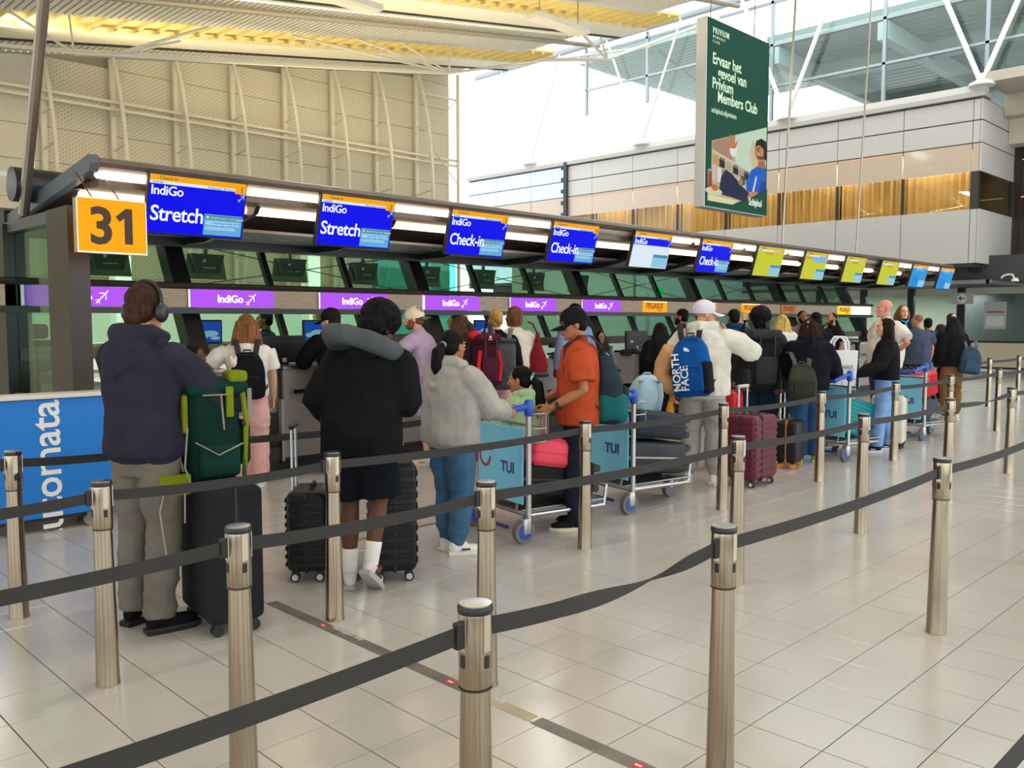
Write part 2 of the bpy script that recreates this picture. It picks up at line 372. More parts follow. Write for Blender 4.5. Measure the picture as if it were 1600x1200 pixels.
# ================================================================== GREY OFFICE BLOCK ON THE RIGHT (x = 24)
XB = 24.0; YC = 7.42
PAN = mat('#b4b1aa', .42, var=.02); EDGE = mat('#8d8b86', .5)
blk = struct(ob('wall_right', MB().box(XB+.06, 34, YC+.06, 26.5, 3.1, 4.4).box(XB+.06, 34, YC+.06, 26.5, 6.0, 7.25).box(XB+.5, 34, YC+.5, 26.5, 4.4, 6.0), mat('#4c4a47', .7)))
ys = [YC, YC+.17, 9.3, 11.1, 12.88, 14.66, 16.44, 18.24, 20.02, 21.2, 23.0, 24.8, 26.5]
rows = [(3.07, 4.43), (6.08, 6.62), (6.64, 7.16)]
for i in range(len(ys)-1):
    for z0, z1 in rows:
        ob('panel', MB().box(XB, XB+.06, ys[i]+.008, ys[i+1]-.008, z0+.006, z1-.006), PAN if i < 9 else mat('#b9d2e2', .15, coat=.5), blk)
    ob('fritted_pane', MB().box(XB+.01, XB+.03, ys[i]+.012, ys[i+1]-.012, 5.37, 6.06), mat('#b7a591', .3, var=.04, coat=.4), blk)
    if i > 0: ob('window_pane', MB().box(XB+.01, XB+.03, ys[i]+.03, ys[i+1]-.03, 4.44, 5.35), glassm('#f6ead0'), blk)
    ob('window_post', MB().box(XB+.01, XB+.1, ys[i]-.03, ys[i]+.03, 4.43, 5.37) if i > 1 else MB().box(XB, XB+.12, YC, YC+.17, 4.43, 5.37) if i == 0 else MB().box(XB+.02, XB+.06, YC+.17, YC+.19, 4.43, 5.37), mat('#2b2a2a', .5), blk)
# pleated curtains behind the windows
cm = mat('#cfc0a4', .7, var=.14, vs=3, stretch=(1, 3, .2))
for i in range(2, len(ys)-1):
    pl = []; n = 28
    for k in range(n+1):
        y = ys[i]+.03+(ys[i+1]-ys[i]-.06)*k/n; pl.append((XB+.3+.05*(k % 2)+.02*math.sin(k*1.7), y))
    b = MB(); b.add([(x, y, 4.4) for x, y in pl]+[(x, y, 6.02) for x, y in pl], [(k, k+1, k+n+2, k+n+1) for k in range(n)])
    ob('curtain', b, cm, blk)
b = MB(); n = 20
b.add([(XB+.35+.05*(k % 2), YC+.15+k*.094, 4.4) for k in range(n+1)]+[(XB+.35+.05*(k % 2), YC+.15+k*.094, 6.02) for k in range(n+1)], [(k, k+1, k+n+2, k+n+1) for k in range(n)])
ob('curtain', b, cm, blk)
# lamps lighting the rooms behind the glass
for y in (8.6, 11.0, 13.5, 16, 19): area('office_lamp', (XB+.16, y, 5.98), .12, 1.8, 24, (1, .86, .64))
ob('chain_post', MB().box(XB-.12, XB-.02, 21.12, 21.26, 3.3, 7.3), mat('#2c2e33', .6), blk)
for k in range(7): ob('chain_link', MB().rbox(XB-.07, 21.32, 4.6+k*.42, .1, .16, .14, .03, 2), mat('#2c2e33', .6), blk)
# warm strip lamps at the head of the glazing
for i in range(2, 9): ob('strip_lamp', MB().box(XB+.005, XB+.012, ys[i]+.05, ys[i+1]-.05, 6.005, 6.03), glow('#f2b48a', 1.0), blk)
# return face of the block
for z0, z1 in rows: ob('panel', MB().box(XB+.01, XB+2.7, YC-.05, YC, z0+.006, z1-.006), PAN, blk)
ob('panel', MB().box(XB+.01, XB+2.7, YC-.05, YC, 5.37, 6.06), PAN, blk)
ob('window_pane', MB().box(XB+.1, XB+2.5, YC-.04, YC-.02, 4.44, 5.35), glassm('#f2e2bc'), blk)
ob('window_post', MB().box(XB+2.5, XB+2.7, YC-.05, YC, 4.43, 5.37), mat('#2b2a2a', .5), blk)
# parapet ledge with sill
ob('parapet', MB().box(XB-.1, XB+.5, YC-.1, 26.5, 7.2, 7.32), mat('#a3a19b', .5), blk)
ob('parapet_sill', MB().box(XB-.02, XB+.4, YC-.05, 26.5, 7.32, 7.5), mat('#c6c3bc', .5), blk)
ob('parapet', MB().box(XB-.1, 34, 2.0, YC-.1, 7.5, 7.75), mat('#aba595', .5), blk)
ob('parapet_sill', MB().box(XB+1.6, 34, 2, YC-.06, 6.95, 7.5), mat('#b7ab97', .6), blk)
ob('recess_beam', MB().box(XB+2.1, 34, 2, YC-.06, 6.3, 6.95), mat('#cbbfa8', .6), blk)
rec = ob('recess_glazing', MB().box(XB+2.72, XB+2.8, 2, YC-.06, 3.3, 6.3), mat('#3a2c22', .15, var=.3, vs=2, stretch=(1, 6, .3)), blk)
for y in (3.0, 4.1, 5.2, 6.3, 7.2): ob('glazing_bar', MB().box(XB+2.68, XB+2.74, y-.03, y+.03, 3.3, 6.3), mat('#1e1a18', .4), blk)
for z in (5.95, 4.95): ob('strip_lamp', MB().box(XB+2.69, XB+2.72, 2.2, 7.2, z, z+.025), glow('#ffb58c', .9), blk)
# dark plant zone and soffit underneath
DK = mat('#39373a', .6, var=.06)
sof = struct(ob('trim_40', MB().box(XB+.9, 34, 2, 26, 2.66, 3.3).box(XB+.05, XB+.95, YC+.1, 26, 3.0, 3.12), DK))
ob('soffit_edge', MB().box(XB+.82, XB+1.0, YC-.1, 26, 2.58, 2.68).box(XB+.82, 34, YC-.15, YC-.02, 2.58, 2.68), mat('#8b8d90', .35, .5), sof)
for y, z in ((7.66, 3.04), (8.3, 3.06)):
    b = MB().lathe([(.0, 0), (.17, 0), (.19, .03), (.17, .05), (.0, .05)], 24); b.xf(Matrix.Translation((XB+.88, y, z)) @ Matrix.Rotation(-PI/2, 4, 'Y'))
    v = ob('air_nozzle', b, mat('#19181a', .5), None, True); tag(v, 'round black air nozzle on the dark soffit, %s' % ('nearer the block corner' if y < 8 else 'beside the canopy end'), 'air vent')
# ================================================================== CLERESTORY GLAZING above the block
ST = mat('#9aa3a8', .4, .3); WH = mat('#d5d3cb', .4)
cl = struct(empty('window_1'))
for y in (2.2, 4.8, 7.4, 9.97, 13.3, 17.85, 20.5): ob('mullion', MB().box(XB+.2, XB+.3, y-.045, y+.045, 7.5 if y < 15 else 8.9, 11.2), ST, cl)
for z in (8.56, 9.76, 11.0): ob('transom', MB().box(XB+.2, XB+.28, 2, 13.3 if z < 9 else 20.5, z-.035, z+.035), ST, cl)
for a, c in ((2.2, 4.8), (4.8, 7.4), (7.4, 9.97), (9.97, 13.3), (13.3, 17.85), (17.85, 20.5)):
    for z0, z1 in ((7.5, 8.5), (8.6, 9.7), (9.8, 10.95)): ob('pane', MB().box(XB+.24, XB+.26, a+.06, c-.06, z0+.02, z1), glassm('#f2faf8'), cl)
ob('edge_beam', MB().tube([(XB, 1, 11.35), (XB, 26, 11.2)], .11, 10), ST, cl, True)
ob('edge_beam', MB().tube([(XB-.3, 1, 11.75), (XB-.3, 26, 11.6)], .05, 8), ST, cl, True)
for yb in (7.42, 12.65, 17.85, 23.0):
    for s in (-1, 1): ob('strut', MB().tube([(XB-.05, yb+s*.04, 7.6), (XB-.05, yb+s*1.55, 11.3)], .065 if yb < 15 else .04, 10), WH, cl, True)
    ob('strut_foot', MB().lathe([(.3, 7.45), (.3, 7.52), (.13, 7.6), (.1, 7.75)], 14, (XB-.0, yb, 0)), WH, cl, True)
# roof of the neighbouring hall seen through the clerestory
nb = struct(empty('ceiling_beyond'))
def corr(x0, x1, y0, y1, z, n):
    b = MB(); st = (x1-x0)/n
    for k in range(n): b.box(x0+k*st, x0+k*st+st*.7, y0, y1, z, z+.12)
    return b
CR = mat('#c0c8c4', .6)
o = ob('roof_sheet', corr(25, 62, -8, 13.9, 10, 90), CR, nb); o['kind'] = 'stuff'
ob('roof_deck', MB().box(25, 62, -8, 13.9, 10.12, 10.3), mat('#99a29f', .7), nb)
o = ob('roof_sheet', corr(25, 34, 15.8, 21.5, 11, 30), CR, nb); o['kind'] = 'stuff'
ob('roof_deck', MB().box(25, 34, 15.8, 21.5, 11.12, 11.3), mat('#99a29f', .7), nb)
for x in (28, 33.5, 39, 46): ob('roof_beam', MB().box(x, x+.3, -8, 13.9, 9.55, 10), mat('#b9c2c0', .5), nb)
for y in (13.5, 10.2, 6.5, 2.5): ob('roof_beam', MB().box(25, 62, y, y+.3, 9.45, 9.95), mat('#c6cecb', .5), nb)
for y in (-2, 2, 6, 10): ob('far_glazing', MB().box(40, 40.1, y, y+3.4, 3, 9.4), glassm('#9fd3cf'), nb)
ob('far_wall', MB().box(44, 44.3, -8, 13, 0, 10), mat('#9fc4c2', .6), nb)
# ================================================================== CHECK-IN ISLAND: inclined glazed screen
BLK = mat('#18171a', .35, var=.1); DBR = mat('#3b322d', .3, .3, var=.08)
gz = struct(empty('window_2'))
def gy(z): return 9.0+(z-1.27)*.53
def incl(b, x0, x1, z0, z1, t0, t1):
    return b.add([(x0,gy(z0)+t0,z0),(x1,gy(z0)+t0,z0),(x1,gy(z0)+t1,z0),(x0,gy(z0)+t1,z0),(x0,gy(z1)+t0,z1),(x1,gy(z1)+t0,z1),(x1,gy(z1)+t1,z1),(x0,gy(z1)+t1,z1)],
                 [(0,3,2,1),(4,5,6,7),(0,1,5,4),(1,2,6,5),(2,3,7,6),(3,0,4,7)])
bays = [.83+3.38*k for k in range(0, 7)]
GL = glassm('#dcf0e4')
edges = []
for k, x in enumerate(bays):
    if k: ob('strut', incl(MB(), x-.1, x+.1, .6, 2.6, -.12, .1), BLK, gz)
    if k < len(bays)-1:
        for q in (1, 2):
            if x+1.127*q > 2.5: ob('mullion', incl(MB(), x+1.127*q-.035, x+1.127*q+.035, 1.2, 2.55, -.03, .05), BLK, gz)
        for q in range(3):
            a, c = x+1.127*q+(.1 if q == 0 else .035), x+1.127*(q+1)-(.1 if q == 2 else .035)
            if c > 2.6: ob('pane', incl(MB(), max(a, 2.56), c, 1.36, 2.5, 0, .012), GL, gz)
ob('sill', MB().box(2.5, 21.3, 8.98, 9.12, 1.24, 1.36), mat('#5a5048', .35, .4), gz)
ob('head_beam', MB().tube([(2.5, 9.6, 2.52), (21.4, 9.6, 2.52)], .09, 12), BLK, gz, True)
ob('head_beam', MB().box(2.5, 21.4, 9.3, 9.75, 2.5, 2.66), BLK, gz)
# wire bracing behind the upper panes
for x in bays[1:5]:
    for a, c in (((x, 9.5, 2.5), (x+3.3, 9.4, 1.98)), ((x, 9.4, 1.98), (x+3.3, 9.5, 2.5))): ob('brace_wire', MB().tube([a, c], .006, 5), mat('#4a4f4c', .4, .6), gz)

# ================================================================== CANOPY
cn = empty('check_in_canopy', (0, 0, 0)); tag(cn, 'long dark canopy with lamp tubes over the row of check-in desks', 'canopy')
X0, X1 = 2.56, 21.5
GREY = mat('#5f6a73', .35, .3, var=.05); BRN = mat('#5a4636', .35, .2, var=.08)
prof = [(7.12, 2.81), (7.10, 2.84), (7.11, 2.875), (7.16, 2.89), (9.3, 2.60), (9.3, 2.54), (7.6, 2.76), (7.4, 2.745), (7.3, 2.73)]
ob('roof_shell', MB().prism(prof, X0+.03, X1-.02, 'x'), mat('#6a5f56', .35, .3, var=.06), cn)
for x in (X0-.04, X1-.03): ob('end_plate', MB().prism([(7.10, 2.83), (7.14, 2.90), (9.35, 2.61), (9.35, 2.50), (7.15, 2.77)], x, x+.07, 'x'), GREY, cn)
ob('front_beam', MB().box(X0+.05, X1-.1, 7.42, 7.52, 2.68, 2.745), BRN, cn)
ob('lamp_channel', MB().box(X0+.05, X1-.05, 7.20, 7.40, 2.67, 2.73), BRN, cn)
ob('rear_lamp_channel', MB().box(X0+.05, X1-.05, 7.68, 7.82, 2.70, 2.74), BRN, cn)
ob('duct', MB().tube([(2.35, 8.5, 2.80), (X1, 8.5, 2.80)], .15, 20), mat('#2e2d35', .35, .2), cn, True)
for k in range(7): ob('ceiling_slat', MB().box(X0+.05, X1-.05, 8.3+k*.14, 8.39+k*.14, 2.52-k*.006, 2.55-k*.006), mat('#8a8681', .35, .7), cn)
ob('rear_beam', MB().box(X0, X1, 9.1, 9.2, 2.40, 2.5), BLK, cn)
for k in range(12):
    x = 3.4+1.6*k
    ob('cross_rib', MB().prism([(7.5, 2.74), (9.3, 2.54), (9.3, 2.42), (8.6, 2.42), (7.6, 2.62)], x+.75, x+.8, 'x'), BLK, cn)
TUBE = glow('#ffe6cc', 6.0); TUBE2 = glow('#ffd6ae', 4.0); TOFF = mat('#a08f80', .4)
for k in range(-1, 14):
    x = 7.25*(.5264+.197*k); x = max(x, X0+.08); x2 = 7.25*(.5264+.197*(k+1))-.09
    if x2 > X1: break
    off = k in (3, 9)
    ob('lamp_tube', MB().tube([(x, 7.22, 2.775), (x2, 7.22, 2.775)], .056, 12, round_=True), TOFF if off else TUBE, cn, True)
    ob('lamp_clip', MB().box(x2+.005, x2+.085, 7.18, 7.3, 2.70, 2.80), BRN, cn)
    x = 7.75*(.3461+.2051*(k+1)); x2 = x+7.75*.2051-.14
    if x2 < X1: ob('rear_lamp_tube', MB().tube([(x, 7.75, 2.665), (x2, 7.75, 2.665)], .042, 10, round_=True), TUBE2, cn, True)
# hangers carrying the canopy from the hall roof
HG = metal('#b0a69c', .35)
for n, (x, y, d, r, lab) in enumerate([(2.44, 8.5, (-.10, -1.0, 1.41), .045, 'slanted bronze hanger pole rising from the left end of the canopy'),
        (16.0, 8.5, (.03, -.10, 3.2), .022, 'slim steel hanger rod right behind the green advertising banner'), (19.4, 8.5, (.06, -.08, 3.2), .022, 'slim steel hanger rod crossing the office windows, right of the banner')]):
    k = (RZ(x)-2.55)/d[2] if x < 17 else 2.7
    o = ob('hanger_rod', MB().tube([(x, y, 2.55), (x+d[0]*k, y+d[1]*k, 2.55+d[2]*k)], r, 10), HG, None, True); tag(o, lab, 'rod')

# left end: side glazing, bronze column, dark post
se = struct(empty('window_3'))
ob('pane', MB().box(2.49, 2.5, 7.85, 9.0, .95, 2.42), glassm('#d3ecdc'), se)
ob('frame', MB().box(2.44, 2.54, 7.8, 9.1, 2.42, 2.52).box(2.44, 2.54, 7.8, 9.1, .85, .95), mat('#4a4d50', .4), se)
ob('lower_panel', MB().box(2.47, 2.52, 7.85, 9.0, 0, .85), mat('#2a2f2e', .4), se)
ob('dark_post', MB().box(2.4, 2.62, 9.0, 9.75, 0, 2.5), BLK, se)
ob('bronze_column', MB().box(2.42, 2.58, 7.36, 7.86, 0, 2.52), mat('#33291f', .35, .2, var=.12, vs=2), se)
# ================================================================== FASCIA AND SIGNS
WOOD = mat('#b3a088', .5, var=.28, vs=10, stretch=(.6, 6, 16))
fa = struct(empty('trim_50'))
ob('fascia_panel', MB().box(2.35, 21.5, 9.0, 9.08, 1.755, 1.95), WOOD, fa)
ob('top_rail', MB().tube([(2.3, 9.0, 1.985), (21.6, 9.0, 1.985)], .035, 10), DBR, fa, True)
ob('bottom_rail', MB().box(2.3, 21.6, 8.97, 9.09, 1.69, 1.752), BLK, fa)
def plane_logo(s):
    """dotted aeroplane mark: small discs along three strokes"""
    b = MB()
    def dots(p, q, n, r):
        for i in range(n):
            t = i/(n-1); b.add([(p[0]+(q[0]-p[0])*t+r*math.cos(a*PI/4), -.002, p[1]+(q[1]-p[1])*t+r*math.sin(a*PI/4)) for a in range(8)], [tuple(range(8))])
    dots((.06, .05), (.92, .95), 22, .045); dots((.3, .78), (.75, .78), 10, .035); dots((.75, .32), (.75, .78), 10, .035); dots((.0, .26), (.26, .26), 6, .032); dots((.26, .0), (.26, .26), 6, .032)
    b.v = [(x*s, y, z*s) for x, y, z in b.v]; return b
WL = glow('#ffffff', 1.3)
ordn = ['first', 'second', 'third', 'fourth', 'fifth', 'sixth', 'seventh', 'eighth', 'ninth', 'tenth', 'eleventh', 'twelfth']
PUR = glow('#b457f5', 1.0)
for k in range(6):
    x0 = 4.16-1.6+1.6*k; w = .98
    e = empty('airline_sign', (x0, 9.0, 1.755)); tag(e, 'purple lit IndiGo sign, %s from the left along the fascia' % ordn[k], 'sign', 'purple airline signs on the fascia')
    ob('light_box', MB().rbox(w/2, -.012, .0975, w, .024, .19, .004, 1), PUR, e)
    ob('end_strip', MB().box(-.03, -.006, -.02, 0, .002, .193), glow('#f3e6ff', 1.2) if k in (0, 3) else metal(), e)
    t = text('IndiGo', .115, .002, .0025, space=.95); shift(t, w*.3, -.026, .058); ob('lettering', t, WL, e)
    p = plane_logo(.13); shift(p, w*.3+.335, -.025, .03); ob('plane_mark', p, WL, e)
for k, x0 in enumerate((12.15, 13.75, 15.38, 16.97, 19.66)):
    w = .70
    e = empty('airline_sign', (x0, 9.0, 1.755)); lit = k != 3
    tag(e, ['orange lit PEGASUS sign right next to the last purple sign', 'orange lit PEGASUS sign behind the white cap', 'orange lit PEGASUS sign right of the white cap', 'dull unlit PEGASUS sign above the blonde hair', 'yellow PEGASUS sign at the far end beside a white glare'][k], 'sign', 'orange airline signs on the fascia')
    ob('light_box', MB().rbox(w/2, -.012, .0975, w, .024, .19, .004, 1), glow('#ffab10', 1.0) if lit and k < 4 else glow('#ffd91a', 1.0) if lit else mat('#c98a2c', .4), e)
    if lit: ob('lamp_edge', MB().box(.01, w-.01, -.026, -.024, .172, .19), glow('#ffe9b0', 1.3), e)
    t = text('PEGASUS', .14, .002, .0015, shear=.18, space=.9, sx=.95); shift(t, .07, -.026, .068); ob('lettering', t, mat('#b3261c', .5), e)
    t = text('airlines', .05, .001, shear=.15); shift(t, .4, -.026, .025); ob('small_lettering', t, mat('#b3261c', .5), e)
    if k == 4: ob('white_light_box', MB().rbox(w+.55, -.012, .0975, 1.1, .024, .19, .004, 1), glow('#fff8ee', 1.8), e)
# ================================================================== SCREENS hung from the canopy
BLUE = glow('#0a0be8', 1.0); HDR = glow('#f6a608', 1.0); INFO = glow('#62a9d6', 1.0); PALE = glow('#d6e6f2', 1.0); LIME = glow('#c9cb2a', .95); SKY = glow('#2f97dd', .95)
CASE = mat('#1b1a1c', .4); INK = mat('#2a1c05', .6)
def screen(k):
    x = 2.955+1.602*k; w, h = .835, .47
    e = empty('check_in_screen', (x, 7.04, 2.79)); e.rotation_euler = (R(15), 0, 0)
    ob('casing', MB().rbox(w/2, .03, -h/2, w+.03, .05, h+.03, .01, 2), CASE, e)
    ob('arm', MB().box(w*.5-.04, w*.5+.04, .05, .3, -h*.5, -h*.42), CASE, e)
    def plate(name, u0, u1, v0, v1, m, lv=1): return ob(name, MB().box(u0*w, u1*w, .004-.002*lv, .006, -v1*h, -v0*h), m, e)
    def tx(name, s, u, v, size, m, off=0., al='LEFT', **kw):
        t = text(s, size, .0006, off, al, **kw); shift(t, u*w, -.004, -v*h); ob(name, t, m, e)
    kind = 'I' if k in (0, 1, 2, 3, 5) else 'P' if k == 4 else 'L' if k < 10 else 'S'
    what = ['Stretch', 'Stretch', 'Check-in', 'Check-in', '', 'Check-in'][k] if k < 6 else ''
    plate('display', 0, 1, 0, 1, {'I': BLUE, 'P': PALE, 'L': LIME, 'S': SKY}[kind])
    plate('header_bar', 0, 1, 0, .1, HDR if kind != 'L' else glow('#d8b81e', 1.0), 2)
    tx('header_text', 'Check-in', .09, .078, .042, INK)
    plate('number_tab', .88, 1, .05, .19, HDR if kind != 'L' else glow('#d8b81e', 1.0), 2)
    tx('desk_number', str(k+1), .93, .165, .07, INK)
    plate('date_bar', 0, .88, .1, .155, PALE, 2); tx('date', 'Wednesday, 20 August', .58, .148, .026, mat('#31465a', .6)); tx('clock', '10:45:08', .02, .148, .026, mat('#31465a', .6))
    if kind == 'P': plate('blue_bar', 0, 1, .155, .36, BLUE, 2)
    if kind in 'IP':
        tx('airline_name', 'IndiGo', .01, .335, .105, glow('#eaf2ff', 1.1), .0015, space=.94)
        p = plane_logo(.07); shift(p, .915*w, -.003, -.33*h); ob('plane_mark', p, glow('#cfe0ff', 1.0), e)
        if what: tx('status_text', what, .02, .78, .175, glow('#eaf4ff', 1.1), .0022, space=.95, sx=.94 if what == 'Stretch' else .84)
    if kind == 'L':
        tx('airline_name', 'PEGASUS', .3 if k != 7 else .03, .26, .06, mat('#c23a20', .6), shear=.15)
        if k == 7: plate('blue_tag', .35, .95, .16, .36, glow('#79b4dc', 1.0), 2)
        tx('status_text', 'Check-in', .05, .74, .08, glow('#a9c96a', 1.0))
    if kind == 'S':
        plate('notice', .1, .55, .55, .98, glow('#1f86d8', 1.0), 2)
        for q in range(2): plate('text_line', .2, .75, .18+.06*q, .2+.06*q, glow('#8cc6ec', 1.0), 2)
    u0 = .575
    plate('info_box', u0, .985, .6, .975, INFO if kind == 'I' else glow('#8fc3dc', 1.0), 3)
    plate('info_title', u0+.008, .977, .61, .69, glow('#3f8aa6', 1.0), 4)
    if kind == 'I':
        plate('info_icon', u0+.02, u0+.045, .63, .675, glow('#e6dc6a', 1.0), 5)
        t = text('Check-in your own baggage', .027, .0006); shift(t, (u0+.06)*w, -.0085, -.672*h); ob('info_lettering', t, glow('#d9d38a', 1.0), e)
        for q, sx_ in enumerate(('Keep your bags in sight at all times',)):
            t = text(sx_, .022, .0006); shift(t, (u0+.015)*w, -.0065, -.79*h); ob('info_lettering', t, glow('#dff0ff', 1.0), e)
        for q, (v, uw) in enumerate(((.725, .36), (.75, .08), (.83, .32), (.86, .33))): plate('info_line', u0+.015, u0+.015+uw, v, v+.014, glow('#b9dcf2', 1.0), 4)
    lab = {'I': 'blue IndiGo desk screen showing %s, %s screen from the left' % (what, ordn[k]), 'P': 'pale IndiGo desk screen with only a blue band at its top',
           'L': 'lime green desk screen, %s of the lime ones counted from the blue screens' % ordn[max(0, k-6)], 'S': 'sky blue desk screen, %s at the far canopy end' % ('second to last' if k == 10 else 'very last')}[kind]
    tag(e, lab, 'screen', 'desk screens hung along the canopy')
for k in range(12): screen(k)
# number 31 light box
e = empty('desk_number_sign', (2.335, 6.88, 2.135)); tag(e, 'glowing yellow row sign reading 31 at the canopy end', 'sign')
ob('light_box', MB().rbox(.25, .03, .2, .5, .06, .4, .006, 1), None or glow('#ffab0c', 1.0), e)
ob('frame', MB().box(-.008, .508, -.005, .065, .392, .402).box(-.008, .508, -.005, .065, -.012, .0).box(-.008, 0, -.005, .065, 0, .4).box(.5, .508, -.005, .065, 0, .4), metal('#c9b9a0'), e)
t = text('3', .38, .001, .010); shift(t, .075, -.003, .065); ob('numeral', t, mat('#38240f', .6), e)
ob('numeral', MB().prism([(.34, .065), (.40, .065), (.40, .335), (.352, .335), (.275, .27), (.305, .232), (.34, .262)], -.003, 0, 'y'), mat('#38240f', .6), e)
for x in (.12, .32): ob('hanger', MB().tube([(x, .03, .4), (x, .36, .63)], .006, 6), mat('#5b4636', .4, .5), e)

# ================================================================== CHECK-IN DESKS
PANEL = mat('#928b86', .4, 0, var=.05); KICK = mat('#1d1c1e', .5); TOP = mat('#3e3a39', .35, var=.05); LIP = metal('#c9c5bd', .35); RUB = mat('#161618', .7)
def desk(x, k):
    e = empty('check_in_desk', (x, 8.25, 0))
    tag(e, 'dark grey check-in desk under %s' % ('the %s IndiGo sign from the left' % ordn[k] if k < 6 else 'the %s PEGASUS sign from the left' % ordn[k-6] if k < 10 else 'the fascia end past the fourth PEGASUS sign' if k == 10 else 'the yellow PEGASUS sign at the far end'), 'desk', 'row of check-in desks')
    ob('front_panel', MB().rbox(.475, .02, .625, .94, .04, .95, .01, 2), PANEL, e)
    ob('kick_plate', MB().box(0, 1.6, .05, .1, 0, .15), KICK, e)
    ob('worktop', MB().rbox(.475, .3, 1.115, .97, .62, .035, .01, 2), TOP, e)
    ob('worktop_lip', MB().box(0, .95, -.015, 0, 1.098, 1.13), LIP, e)
    ob('body', MB().box(.02, .93, .04, .6, .12, 1.09), mat('#343132', .6), e)
    ob('edge_strip', MB().box(-.03, 0, -.012, .05, .12, .78), LIP, e)
    ob('grab_bar', MB().tube([(.08, -.05, .86), (.9, -.05, .86)], .022, 10), mat('#1d1d20', .3, .3), e, True)
    ob('bar_end', MB().tube([(.075, -.05, .86), (.085, -.05, .86)], .024, 10), LIP, e)
    ob('bar_bracket', MB().box(.2, .23, -.05, 0, .85, .87).box(.75, .78, -.05, 0, .85, .87), KICK, e)
    ob('conveyor_panel', MB().rbox(1.28, .12, .86, .64, .04, .46, .01, 2), PANEL, e)
    ob('conveyor_side', MB().box(.96, .99, .0, 1.3, .1, .62).box(1.57, 1.6, .0, 1.3, .1, .62), KICK, e)
    ob('conveyor_belt', MB().rbox(1.28, .62, .3, .58, 1.2, .08, .03, 3), RUB, e)
    ob('conveyor_front', MB().box(.99, 1.57, .03, .06, .12, .27), mat('#2b2a2d', .45), e)
    ob('scale_display', MB().rbox(1.25, .08, 1.12, .22, .05, .1, .01, 2), KICK, e)
for k in range(12): desk(3.21+1.6*k-.02*0, k)
e = empty('desk_end_cabinet', (2.62, 8.25, 0)); tag(e, 'low grey end cabinet beside the bronze column', 'cabinet')
ob('body', MB().rbox(.26, .3, .55, .5, .6, .95, .01, 2), PANEL, e); ob('kick_plate', MB().box(.02, .5, .04, .1, 0, .08), KICK, e); ob('counter_lip', MB().box(.0, .52, -.02, .0, 1.1, 1.14).box(.0, .52, .0, .6, 1.12, 1.14), LIP, e)
# monitors on the desks (backs to the queue), blue laptop screens behind the glass
for k in range(9):
    x = 4.72+1.6*k
    e = empty('desk_monitor', (x, 8.55, 1.132)); tag(e, 'black monitor back on the desk below the %s sign of the fascia' % ordn[k+1], 'monitor', 'monitors on the check-in desks')
    ob('screen_back', MB().rbox(.27, 0, .17, .56, .04, .30, .008, 2), mat('#161517', .4, var=.1), e)
    ob('vent_strip', MB().box(.08, .46, -.024, -.02, .24, .26), mat('#2c2b2e', .4), e)
    ob('stand', MB().box(.2, .34, .0, .08, -.001, .05).box(.25, .29, -.01, .02, .0, .1), KICK, e)
    ob('asset_sticker', MB().box(.1, .16, -.023, -.021, .13, .165), mat('#d8d4cc', .6), e)
    ob('plug', MB().box(.25, .3, -.026, -.02, .03, .075), mat('#b8b4ac', .5), e)
for n, (x, lab) in enumerate([(4.32, 'glowing blue screen behind the glass left of the long brown hair'), (5.72, 'glowing blue screen behind the glass beside the dark cap'), (8.55, 'glowing blue screen behind the glass near the blonde bun')]):
    e = empty('counter_screen', (x, 9.3, 1.36)); tag(e, lab, 'screen', 'blue counter screens behind the glass')
    ob('casing', MB().rbox(.17, .02, .13, .36, .03, .27, .01, 2), CASE, e)
    ob('display', MB().box(.01, .33, -.001, .004, .015, .245), mat('#2b4fc4', .5, emit=.9), e)
    ob('cloud_pattern', MB().ell((.1, -.001, .08), (.08, .002, .03), 10, 6).ell((.2, -.001, .11), (.1, .002, .035), 10, 6).ell((.26, -.001, .06), (.06, .002, .02), 10, 6), glow('#9fb7e6', .9), e)
    ob('foot', MB().box(.1, .24, 0, .1, 0, .012), KICK, e)
# hanging display housings seen through the upper panes
for k in range(8):
    x = 3.5+1.16*k
    e = empty('hanging_display', (x, 10.2, 2.12)); tag(e, 'grey back of a hanging display behind the upper glass, %s from the left' % ordn[k], 'display', 'hanging displays behind the upper glass')
    ob('back_plate', MB().prism([(.0, .0), (.54, .0), (.50, .30), (.04, .30)], .02, .06, 'y'), mat('#8a836c', .6, var=.06), e)
    ob('housing', MB().prism([(.12, .07), (.42, .07), (.48, .30), (.06, .30)], -.06, .02, 'y'), mat('#4e5350', .5), e)
    ob('label_plate', MB().box(.2, .36, -.066, -.06, .13, .14).box(.2, .235, -.066, -.06, .2, .235), mat('#d6d8d2', .5), e)
    ob('drop_rod', MB().box(.25, .29, .0, .04, .3, .62), mat('#4e5350', .5), e)
# white columns of the back office behind the glass, and the passage ceiling
bo = struct(empty('wall_office'))
for x in (5.2, 8.6, 11.2, 15.5): ob('column', MB().box(x, x+.25, 13.8, 14.05, 0, 3.2), mat('#e4e8e0', .6), bo)
ob('low_wall', MB().box(2.6, 14.0, 15.5, 15.6, 0, 1.9), mat('#d6dacb', .6), bo)
ob('cyan_window', MB().box(9.6, 11.6, 13.2, 13.24, .6, 3.2), glassm('#a8ecee'), bo)
ob('dark_wall', MB().box(14.2, 24, 14.0, 14.1, 0, 3.4), mat('#7f9692', .5), bo)
ob('partition', MB().box(14.0, 14.1, 10.6, 14.0, 0, 3.2), mat('#8ea39c', .5), bo)
ob('shelf', MB().box(3.5, 9.0, 11.4, 11.8, 1.28, 1.33), mat('#cfd2c8', .5), bo)
ob('exit_sign', MB().box(15.2, 15.45, 10.9, 10.94, 2.15, 2.33), glow('#1fc05a', 1.0), bo)
